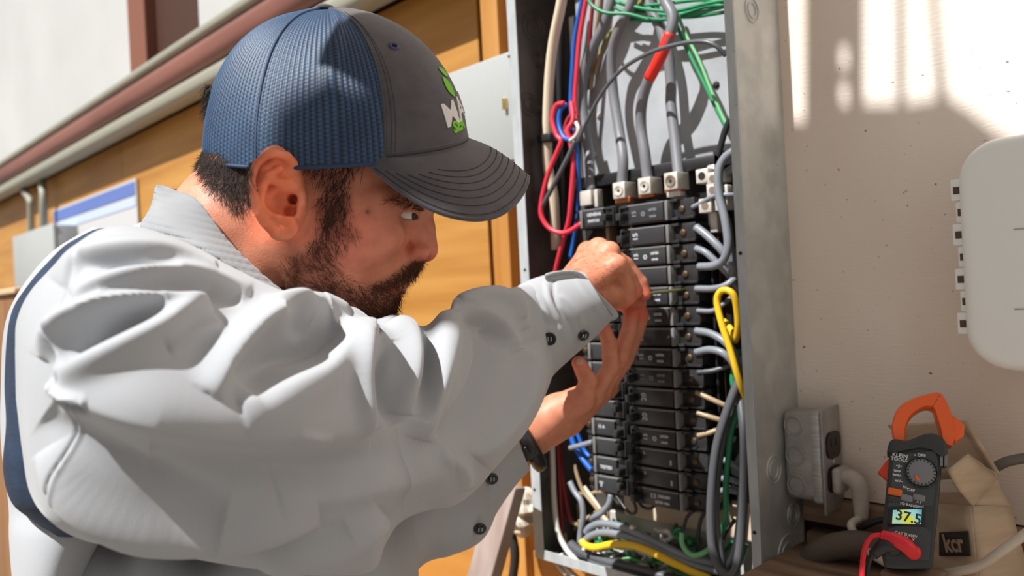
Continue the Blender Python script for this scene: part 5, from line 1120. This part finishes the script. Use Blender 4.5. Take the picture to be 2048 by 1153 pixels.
# ---------------------------------------------------------------- right of the panel
M_abs = mat('white plastic', (0.93, 0.96, 0.945), 0.35); M_abs2 = mat('white plastic seam', (0.45, 0.47, 0.46), 0.5)
def rrect(x0, x1, z0, z1, r, n=8):
    out = []
    for cx, cz, a0 in ((x1-r, z1-r, 0), (x0+r, z1-r, 90), (x0+r, z0+r, 180), (x1-r, z0+r, 270)):
        for k in range(n+1): a = rad(a0+90*k/n); out.append((cx+r*math.cos(a), cz+r*math.sin(a)))
    return out
def slab(x0, x1, z0, z1, r, y0, y1, bev):
    """rounded plate between y0 (back) and y1 (front, smaller y) with a rounded front edge"""
    V = []; Fc = []; L_ = []
    prof = [(0, y0), (0, y1+bev)]+[(bev*(1-math.cos(a)), y1+bev*(1-math.sin(a))) for a in np.linspace(0.25, math.pi/2, 5)]
    for ins, y in prof: L_.append([(x, y, z) for x, z in rrect(x0+ins, x1-ins, z0+ins, z1-ins, max(r-ins, 0.001))])
    n = len(L_[0]); V = np.array(L_).reshape(-1, 3)
    Fc = [[i*n+j, i*n+(j+1) % n, (i+1)*n+(j+1) % n, (i+1)*n+j] for i in range(len(L_)-1) for j in range(n)]+[list(range(n))[::-1], [(len(L_)-1)*n+j for j in range(n)]]
    return V, Fc
EX0 = W(1922, 500, .092)[0]; EZ1 = W(2000, 274, .092)[2]; EZ0 = W(2010, 742, .092)[2]
t = thing('plastic_enclosure', 'white rounded plastic enclosure with side hinge on the wall', 'enclosure', (EX0+0.14, 0, EZ0))
mesh('base', *slab(EX0+0.004, EX0+0.285, EZ0-0.004, EZ1-0.006, 0.034, -0.001, -0.066, 0.004), M_abs, t)
mesh('lid', *slab(EX0, EX0+0.29, EZ0, EZ1, 0.036, -0.068, -0.096, 0.010), M_abs, t)
mesh('seal', *slab(EX0+0.006, EX0+0.28, EZ0+0.004, EZ1-0.004, 0.03, -0.0655, -0.0685, 0.001), M_abs2, t)
zt, zb = W(1914, 360, .07)[2], W(1936, 668, .07)[2]; hh = (zt-zb)/7
for k in range(7):
    z1 = zt-k*hh; big = k % 2 == 1; hx = EX0-0.004+(0.002 if big else -0.001)
    kn_ = MB().add(box((hx, -0.074, z1-hh/2), (0.0050, 0.0055, hh/2-0.0006), 0.0022 if big else 0.0006, seg=3)).build('hinge_knuckle', M_abs, t)
    mesh('hinge_slot', *box((hx-0.0002, -0.0797, z1-hh*0.52), (0.0026, 0.0006, hh*0.16), 0.0002), mat('hinge slot shade', (0.10, 0.07, 0.05), 0.8) if k == 0 else bpy.data.materials['hinge slot shade'], kn_)
q = W(2034, 619, .0965); mesh('embossed_line', *box((q[0]+0.01, -0.0963, q[2]), (0.012, 0.0004, 0.0005)), M_abs2, t)
q = W(2032, 459, .0965); mesh('embossed_line', *box((q[0]+0.01, -0.0963, q[2]), (0.012, 0.0004, 0.0005)), M_pap, t)
mesh('bottom_latch', *box((EX0+0.075, -0.050, EZ0-0.007), (0.012, 0.012, 0.004), 0.0015), M_abs, t)
# outlet box on the panel's side
M_cast = mat('dusty cast steel', (0.33, 0.32, 0.31), 0.45, 0.35, c2=(0.44, 0.42, 0.40), scale=(40, 40, 40), bump=0.0003, bscale=(40, 40, 500))
qy = SX(1563, 900, BX1)[1]; off = -qy; xr = W(1641, 900, off)[0]; zt = W(1600, 824, off)[2]; zb = W(1605, 1003, off)[2]
ob = thing('outlet_box', 'dusty steel outlet box on the right side of the panel', 'outlet box', ((BX1+xr)/2, 0, zb))
yb = -0.010
mesh('box_body', *box2((BX1+0.001, -off, zb), (xr-0.0005, yb, zt), 0.009, seg=4), M_cast, ob)
for k in range(3):
    zc = zt-(k+0.5)*(zt-zb)/3; a = np.linspace(0, 2*math.pi, 24, endpoint=False); cx = BX1+0.016
    b = MB()
    b.add(tube(np.stack([cx+0.0105*np.cos(a), np.full(24, -off-0.0001), zc+0.0105*np.sin(a)], 1), 0.0010, 6, raw=True, closed=True)); b.add(lathe((cx, -off+0.0005, zc), (0, -1, 0), [(0.0085, 0), (0.0080, 0.0010), (0, 0.0010)], 20)); b.build('knockout', M_cast, ob)
mesh('raised_cover', *box2((xr-0.012, -off-0.0008, zb-0.001), (xr+0.001, yb-0.001, zt+0.001), 0.004, seg=3), mat('brushed cover rim', (0.55, 0.57, 0.58), 0.4, 0.4, c2=(0.42, 0.41, 0.40), scale=(20, 20, 400)), ob)
py0, py1 = -off-0.002, -0.003
cp = mesh('cover_plate', *box2((xr+0.0012, py0, zb-0.012), (xr+0.0042, py1, zt+0.004), 0.0012), M_cast, ob); xp = xr+0.0042
M_blkp = mat('black receptacle', (0.010, 0.008, 0.008), 0.35)
r1, r2 = SX(1669, 888, xp), SX(1674, 955, xp); yc = (py0+py1)/2; hw = 0.0165
for q in (r1, r2):
    z = q[2]; o = [(y_, z_) for y_, z_ in rrect(yc-hw, yc+hw, z-0.0145, z+0.0145, 0.010)]
    V_ = np.array([(xp-0.001, y_, z_) for y_, z_ in o]); mesh('receptacle', *prism(V_, (0.0034, 0, 0)), M_blkp, cp, smooth=False)
    for dy in (-0.006, 0.006): mesh('contact_slot', *box((xp+0.0026, yc+dy, z+0.003), (0.0004, 0.0010, 0.004)), M_scr, cp)
mesh('ground_hole', *lathe((xp+0.0022, yc, r1[2]-0.008), (1, 0, 0), [(0.0022, 0), (0.0022, 0.0005), (0, 0.0005)], 12), M_scr, cp)
mesh('cover_screw', *lathe((xp, yc, (r1[2]+r2[2])/2), (1, 0, 0), [(0.003, 0), (0.003, 0.0008), (0.0015, 0.0014), (0, 0.0014)], 14), M_alu, cp)
# plug and its cord
M_plug = mat('beige plug rubber', (0.42, 0.38, 0.34), 0.5, c2=(0.52, 0.48, 0.44), scale=(60, 60, 60))
pz = r2[2]; pg = thing('plug', 'beige plug in the lower socket of the outlet box', 'plug', (xp+0.02, yc, pz-0.03))
mesh('plug_face', *box((xp+0.0075, yc, pz), (0.0050, 0.0135, 0.0140), 0.004, seg=3), M_plug, pg)
mesh('plug_body', *tube([(xp+0.010, yc, pz+0.004), (xp+0.020, yc, pz+0.003), (xp+0.0275, yc, pz-0.006), (xp+0.0285, yc, pz-0.022), (xp+0.028, yc, pz-0.040)], [0.0085, 0.0095, 0.0095, 0.0085, 0.0070], 12, 6, flat=0.95), M_plug, pg)
s_ = (xp+0.028, yc, pz-0.0385); yq = W(1700, 1030, 0.05)
mesh('cord', *tube([s_, W(1702, 1052, .045), W(1722, 1086, .05), W(1748, 1112, .07), W(1790, 1135, .10), W(1850, 1152, .12), W(1910, 1145, .13), W(1960, 1132, .13), W(2005, 1102, .13), W(2060, 1062, .12)], 0.0042, 10), mat('beige cord', (0.60, 0.55, 0.47), 0.5), pg)
# shelf
SHZ = W(1830, 1175, 0.08)[2]
o = mesh('shelf_board', *box2((BX1+0.004, -0.24, SHZ-0.02), (0.5, -0.014, SHZ), 0.002), M_old); tag(o, 'weathered wooden shelf under the clamp meter', 'shelf')
tag(mesh('rubber_hose', *tube([W(1612, 1140, .05), W(1640, 1105, .06), W(1690, 1090, .06), W(1740, 1092, .05), W(1790, 1110, .04)], 0.014, 12), mat('dusty hose', (0.12, 0.095, 0.075), 0.7)), 'dusty brown hose lying behind the clamp meter', 'hose')
tag(mesh('cable', *tube([W(1690, 1078, .03), W(1725, 1056, .03), W(1768, 1040, .03), W(1820, 1050, .03)], 0.0035, 8), W_blk), 'black cable sagging behind the clamp meter', 'cable')
tag(mesh('cable', *tube([W(1960, 952, .03), W(1990, 936, .035), (W(2015, 924, .035)), W(2060, 915, .03)], 0.0050, 8), mat('grey cable', (0.17, 0.16, 0.15), 0.5)), 'dark grey cable leaving the cardboard box to the right', 'cable')
# cardboard box
M_card = mat('cardboard', (0.47, 0.36, 0.25), 0.8, c2=(0.62, 0.50, 0.37), scale=(8, 8, 60), bump=0.0003, bscale=(30, 30, 500)); M_logo = mat('black print', (0.03, 0.022, 0.018), 0.7)
cb = thing('cardboard_box', 'open cardboard box with black kcr logo behind the clamp meter', 'box', (W(1950, 1100, .09)[0], -0.09, SHZ))
def quad(name, pts, m_, par, th=0.003, n=6, bend=0.0, **k):
    a, b, c, d = [W(*p) if isinstance(p, tuple) else p for p in pts]; u = np.linspace(0, 1, n)[:, None, None]; v = np.linspace(0, 1, n)[None, :, None]
    Q = (a*(1-v)+b*v)*(1-u)+(d*(1-v)+c*v)*u; a, b, c, d = [np.array([q_[0], q_[1], max(q_[2], SHZ+0.004)]) for q_ in (a, b, c, d)]; nn = np.cross(b-a, d-a); nn /= np.linalg.norm(nn); Q = Q+nn*bend*np.sin(u*math.pi); V_, F_ = sheet(Q, th); return mesh(name, V_, F_, m_, par, **k)
fl_, fm, fr = (1868, 1008, .085), (1943, 1012, .118), (2016, 1010, .07)
quad('front_panel', [fl_, fm, (1960, 1185, .118), (1862, 1185, .085)], M_card, cb)
quad('side_panel', [fm, fr, (2068, 1185, .070), (1960, 1185, .118)], M_card, cb)
quad('side_panel', [(1850, 985, .035), fl_, (1862, 1185, .085), (1846, 1185, .035)], M_card, cb)
quad('back_panel', [(1850, 985, .03), (1990, 985, .03), (2005, 1185, .03), (1846, 1185, .03)], M_card, cb)
quad('flap', [(1898, 942, .150), (1934, 910, .120), (1994, 957, .085), (1945, 1012, .121)], M_card, cb, bend=0.003)
quad('flap', [(1934, 908, .075), (1992, 948, .075), (2018, 1012, .072), (1944, 1012, .115)], M_card, cb, bend=0.002)
quad('flap', [(1776, 852, .06), (1924, 843, .06), (1992, 950, .045), (1880, 960, .035)], M_card, cb, bend=0.004)
quad('flap', [(1924, 843, .062), (1933, 845, .066), (1998, 952, .055), (1990, 953, .047)], M_card, cb, th=0.004)
_a, _b2, _c = W(*fl_), W(*fm), W(1862, 1185, .085); _c[2] = max(_c[2], SHZ+0.001); pnn = np.cross(_b2-_a, _c-_a); pnn /= np.linalg.norm(pnn); pnn *= -np.sign(pnn[1]) if pnn[1] > 0 else 1.0
def on_card(px, py, h=0.0022): v = ray(px, py); q_ = _a+pnn*h; return CAM+v*(((q_-CAM)@pnn)/(v@pnn))
la, lb, lc, ld = on_card(1879, 1066), on_card(1936, 1063), on_card(1941, 1113), on_card(1879, 1113)
quad('logo_patch', [la, lb, lc, ld], M_logo, cb, th=0.0008)
ex = (lb-la)/np.linalg.norm(lb-la); nn = np.cross(ld-la, lb-la); nn /= np.linalg.norm(nn); ey = np.array([0, 0, 1.0]); ey = ey-ex*(ey@ex); ey /= np.linalg.norm(ey)
if nn[1] > 0: nn = -nn
mesh('logo_lettering', *text_vf('kcr', 0.022, (la+lb+lc+ld)/4+nn*0.0008, ex, ey, 0.0003, 0.0006), mat('tan lettering', (0.45, 0.34, 0.24), 0.8), cb, smooth=False)
# clamp meter
M_mb = mat('black rubberised plastic', (0.030, 0.036, 0.038), 0.5); M_mf = mat('dark grey meter face', (0.052, 0.062, 0.066), 0.45); M_or = mat('orange plastic', (0.92, 0.13, 0.018), 0.35, coat=0.2); M_or2 = mat('red orange plastic', (0.70, 0.045, 0.012), 0.4); M_key = mat('grey rubber key', (0.20, 0.21, 0.23), 0.5); M_txt = mat('white print', (0.75, 0.75, 0.75), 0.6)
ca, sa = math.cos(rad(24)), math.sin(rad(24)); O_ = P(1826, 1128, 0.680); TOP = P(1853, 880, 0.706)
mexc = RT*ca-FW*sa; mey = (TOP-O_)/np.linalg.norm(TOP-O_); mex = mexc-mey*(mexc@mey); mex /= np.linalg.norm(mex); mez = np.cross(mex, mey)
def F_(px, py, h=0.0):
    v = ray(px, py); Oh = O_+mez*h; return CAM+v*(((Oh-CAM)@mez)/(v@mez))
def mpoly(pts, h, h0, bev=0.0, par=None, name='part', m_=None, sm=0, **k):
    q = np.array([F_(x, y, h) for x, y in pts]); q = catmull(q, sm, True) if sm else q; c = q.mean(0); n = len(q)
    if bev > 0: L_ = [q-mez*(h-h0), q-mez*bev, c+(q-c)*(1-bev*0.3/np.linalg.norm(q-c, axis=1)[:, None])-mez*bev*0.35, c+(q-c)*(1-bev/np.linalg.norm(q-c, axis=1)[:, None])]
    else: L_ = [q-mez*(h-h0), q]
    V = np.vstack(L_); Fc = [[i*n+j, i*n+(j+1) % n, (i+1)*n+(j+1) % n, (i+1)*n+j] for i in range(len(L_)-1) for j in range(n)]+[list(range(n))[::-1], [(len(L_)-1)*n+j for j in range(n)]]
    nn = np.cross(q[1]-q[0], q[2]-q[1])@mez
    return mesh(name, V, Fc, m_, par, sharp=50, **k)
cm = thing('clamp_meter', 'black and orange clamp meter leaning on the cardboard box', 'clamp meter', O_-mez*0.015+np.array([0, 0, -0.01]))
body_out = [(1768, 1128), (1765, 1090), (1767, 1040), (1772, 990), (1777, 935), (1780, 900), (1786, 893), (1840, 873), (1872, 868), (1884, 884), (1884, 930), (1880, 985), (1874, 1050), (1868, 1105), (1866, 1133), (1850, 1140), (1785, 1138)]
mpoly(body_out, 0.0, -0.030, 0.003, cm, 'body', M_mb, 2)
mpoly([(1776, 905), (1779, 884), (1790, 878), (1812, 882), (1838, 872), (1862, 866), (1880, 872), (1892, 884), (1896, 905), (1886, 915), (1868, 902), (1836, 898), (1800, 904)], 0.003, -0.031, 0.003, cm, 'collar', M_mb, 2)
mpoly([(1784, 960), (1786, 912), (1872, 902), (1876, 930), (1866, 1012), (1776, 1014)], 0.0008, -0.001, 0, cm, 'face_plate', M_mf, 0)
mpoly([(1776, 1060), (1795, 1052), (1850, 1055), (1862, 1066), (1858, 1122), (1770, 1118)], 0.0008, -0.001, 0, cm, 'terminal_plate', M_mf, 0)
q = P(1822, 1146, 0.69); tag(mesh('wooden_block', *box2((q[0]-0.022, q[1]-0.012, SHZ), (q[0]+0.022, q[1]+0.025, q[2]), 0.002), M_old), 'weathered wooden block under the foot of the clamp meter', 'block')
# jaws
outer = [(1789, 884), (1784, 858), (1788, 832), (1800, 812), (1822, 798), (1850, 789), (1874, 784), (1886, 790), (1898, 812), (1908, 842), (1912, 872), (1905, 892)]
inner = [(1884, 886), (1880, 860), (1872, 835), (1866, 818), (1850, 815), (1832, 824), (1819, 838), (1812, 858), (1812, 882)]
def jaw(i0, i1, j0, j1, m_, nm):
    o = np.array([F_(x, y, -0.003) for x, y in outer]); o = catmull(o, 4); i_ = np.array([F_(x, y, -0.003) for x, y in inner[::-1]]); i_ = catmull(i_, 4)
    tt = np.linspace(i0, i1, 30); oo = np.array([o[int(x*(len(o)-1))] if False else np.array([np.interp(x*(len(o)-1), np.arange(len(o)), o[:, k]) for k in range(3)]) for x in tt]); ii = np.array([np.array([np.interp(x*(len(i_)-1), np.arange(len(i_)), i_[:, k]) for k in range(3)]) for x in tt])
    c = (oo+ii)/2; V = []; prof = [(-1, -.75), (-1, .75), (-.8, 1), (.8, 1), (1, .75), (1, -.75), (.8, -1), (-.8, -1)]
    for a in range(len(tt)):
        for (s1, s2) in prof: V.append(c[a]+(oo[a]-ii[a])/2*s1*-1-mez*0.0105+mez*0.0105*s2)
    n = 8; Fc = [[a*n+b, a*n+(b+1) % n, (a+1)*n+(b+1) % n, (a+1)*n+b] for a in range(len(tt)-1) for b in range(n)]+[list(range(n))[::-1], [(len(tt)-1)*n+b for b in range(n)]]
    return mesh(nm, np.array(V), Fc, m_, cm, sharp=40)
jaw(0.0, 0.60, 0, 0, M_or, 'jaw'); jaw(0.606, 1.0, 0, 0, M_or, 'jaw')
mpoly([(1896, 838), (1908, 832), (1930, 850), (1928, 872), (1912, 884), (1898, 872)], -0.004, -0.020, 0.0015, cm, 'jaw_lever', M_or)
mpoly([(1782, 912), (1784, 962), (1776, 962), (1756, 945), (1768, 928)], -0.008, -0.022, 0.001, cm, 'trigger', M_or2)
for dx in (0, 9): mpoly([(1880+dx, 912), (1886+dx, 911), (1886+dx, 932), (1880+dx, 933)], 0.0012, -0.02, 0, cm, 'side_button', M_key)
# dial
dc = F_(1842, 946, 0.0); V_, G_ = lathe(dc, mez, [(0.0136, 0), (0.0134, 0.003), (0.0124, 0.0036), (0.0124, 0.0024), (0, 0.0024)], 40); mesh('dial_ring', V_, G_, M_mb, cm)
V_, G_ = lathe(dc, mez, [(0.0119, 0.002), (0.0115, 0.0040), (0.0090, 0.0048), (0, 0.0050)], 40); dl = mesh('dial', V_, G_, M_key, cm)
b = MB()
for k in range(22):
    a = 2*math.pi*k/22; b.add(box(dc+mez*0.0040+(mex*math.cos(a)+mey*math.sin(a))*0.0108, (0.0012, 0.0005, 0.0008), 0, [mex*math.cos(a)+mey*math.sin(a), -mex*math.sin(a)+mey*math.cos(a), mez]))
b.build('dial_grip', M_mb, dl)
q = F_(1834, 957, 0.005); mesh('pointer', *box(q, (0.0012, 0.0026, 0.0006), 0, [mex*0.8+mey*0.6, -mex*0.6+mey*0.8, mez]), M_or, dl)
def key(x, y, w, h, m_): mesh('key', *box(F_(x, y, 0.001), (w, h, 0.0022), 0.0015, [mex, mey, mez]), m_, cm)
key(1790, 985, 0.0058, 0.0032, mat('orange rubber key', (0.75, 0.14, 0.01), 0.5)); key(1788, 1000, 0.0052, 0.0028, M_mb); key(1813, 997, 0.0050, 0.0030, M_key); key(1838, 996, 0.0050, 0.0028, M_key)
def mt(s, x, y, sz, m_=None): return text_vf(s, sz*0.9, F_(x, y, 0.0012), mex, mey, 0.0002, 0.0001)
b = MB()
for s, x, y, sz in (('KLEIN', 1800, 912, 0.0052), ('TOOLS', 1798, 920, 0.0046), ('OFF', 1843, 912, 0.0042), ('°', 1830, 914, 0.005), ('<', 1817, 924, 0.005), ('+||+', 1798, 933, 0.0032), ('TEMP', 1794, 943, 0.0026), ('20/40A', 1794, 951, 0.0026), ('mV~', 1798, 963, 0.0034), ('V~', 1811, 976, 0.0038), ('OFF', 1822, 981, 0.0038), ('HOLD', 1813, 997, 0.0018), ('MAX', 1838, 996, 0.0020), ('AUTO RANGING', 1818, 1011, 0.0034), ('A V', 1838, 1005, 0.0028)):
    b.add(mt(s, x, y, sz))
b.build('printed_lettering', M_txt, cm, smooth=False)
lcdf = mpoly([(1777, 1018), (1851, 1015), (1849, 1053), (1774, 1052)], 0.0018, -0.001, 0.0006, cm, 'display_frame', M_blkp)
M_lcd = bpy.data.materials.new('lit display'); M_lcd.use_nodes = True; nt = M_lcd.node_tree; bs = nt.nodes['Principled BSDF']; tc = nt.nodes.new('ShaderNodeTexCoord'); gn = nt.nodes.new('ShaderNodeTexNoise'); gn.inputs['Scale'].default_value = 70; gn.inputs['Detail'].default_value = 1; nt.links.new(tc.outputs['Object'], gn.inputs['Vector'])
rp = nt.nodes.new('ShaderNodeValToRGB'); el = rp.color_ramp.elements; el[0].position = 0.36; el[0].color = (0.02, 0.30, 0.55, 1); el[1].position = 0.50; el[1].color = (0.35, 0.75, 0.72, 1); e3 = el.new(0.62); e3.color = (0.72, 0.78, 0.05, 1); nt.links.new(gn.outputs['Fac'], rp.inputs[0]); nt.links.new(rp.outputs[0], bs.inputs['Base Color']); nt.links.new(rp.outputs[0], bs.inputs['Emission Color']); bs.inputs['Emission Strength'].default_value = 0.45
mpoly([(1786, 1021), (1844, 1019), (1842, 1049), (1784, 1048)], 0.0026, 0.0012, 0, cm, 'display', M_lcd)
mesh('digits', *text_vf('37.5', 0.0120, F_(1817, 1036, 0.0029), mex, mey, 0.0002, 0.0002), M_mb, cm, smooth=False)
b = MB()
for s, x, y, sz in (('CAT III 600V', 1812, 1070, 0.0036), ('COM   V', 1812, 1077, 0.0040)): b.add(mt(s, x, y, sz))
b.build('printed_lettering', M_txt, cm, smooth=False)
for x, y in ((1786, 1096), (1822, 1104)):
    V_, G_ = lathe(F_(x, y, 0.0), mez, [(0.0062, 0), (0.0060, 0.002), (0.0040, 0.0022), (0.0040, 0.0005), (0, 0.0005)], 20); mesh('jack', V_, G_, M_mb, cm)
# test leads
M_lr = mat('red lead rubber', (0.72, 0.015, 0.03), 0.4); M_lb = mat('black lead rubber', (0.018, 0.020, 0.024), 0.4)
def lead(lab, m_, j, pts, cord):
    q = thing('test_lead', lab, 'test lead', F_(j[0], j[1], 0.0)+np.array([0, 0, -0.002]))
    b = MB().add(tube([F_(*p) for p in pts], [0.0058, 0.0064, 0.0062, 0.0052, 0.0036], 12, 6)); o = b.build('plug_body', m_, q)
    for k in range(5):
        p = F_(*pts[-1]); d = F_(*pts[-2])-p; d /= np.linalg.norm(d); mesh('strain_relief', *lathe(p+d*(0.0012+k*0.0022), d, [(0.0046, 0), (0.0048, 0.0006), (0.0046, 0.0012)], 12), m_, o)
    mesh('lead_cord', *tube(cord, 0.0023, 8), m_, q); mesh('pin_collar', *lathe(F_(j[0], j[1], 0.002), mez, [(0.0056, 0), (0.0062, 0.003), (0.0062, 0.008), (0.004, 0.011), (0, 0.0112)], 16), m_, o)
lead('red test lead plugged into the clamp meter', M_lr, (1826, 1106), [(1825, 1106, .008), (1812, 1092, .013), (1796, 1083, .014), (1780, 1076, .013), (1762, 1071, .012)], [F_(1762, 1071, .012), F_(1745, 1074, .012), F_(1732, 1092, .012), F_(1726, 1120, .01), F_(1724, 1160, .01), F_(1723, 1200, .005)])
lead('black test lead plugged into the clamp meter', M_lb, (1788, 1098), [(1788, 1098, .007), (1780, 1090, .011), (1768, 1092, .010), (1756, 1102, .008), (1744, 1112, .006)], [F_(1744, 1112, .006), F_(1738, 1125, .004), F_(1734, 1150, .003), F_(1732, 1200, .0)])

# screwdriver held in the right hand, its tip on a terminal screw
sd = thing('screwdriver', 'slim screwdriver with olive shaft held by the right hand', 'screwdriver', P(1262, 592, 0.958))
a_, b_ = P(1262, 592, 0.958), W(1370, 579, 0.0655)
mesh('shaft', *tube([a_, a_*0.5+b_*0.5, b_], [0.0021, 0.0021, 0.0019], 10, 3), mat('olive shaft', (0.12, 0.12, 0.05), 0.4, 0.4), sd)
d_ = (a_-b_)/np.linalg.norm(a_-b_)
mesh('handle', *tube([a_-d_*0.001, a_+d_*0.006, a_+d_*0.014, a_+d_*0.022], [0.003, 0.0042, 0.0045, 0.003], 12, 4), mat('dark handle plastic', (0.03, 0.03, 0.035), 0.4), sd)
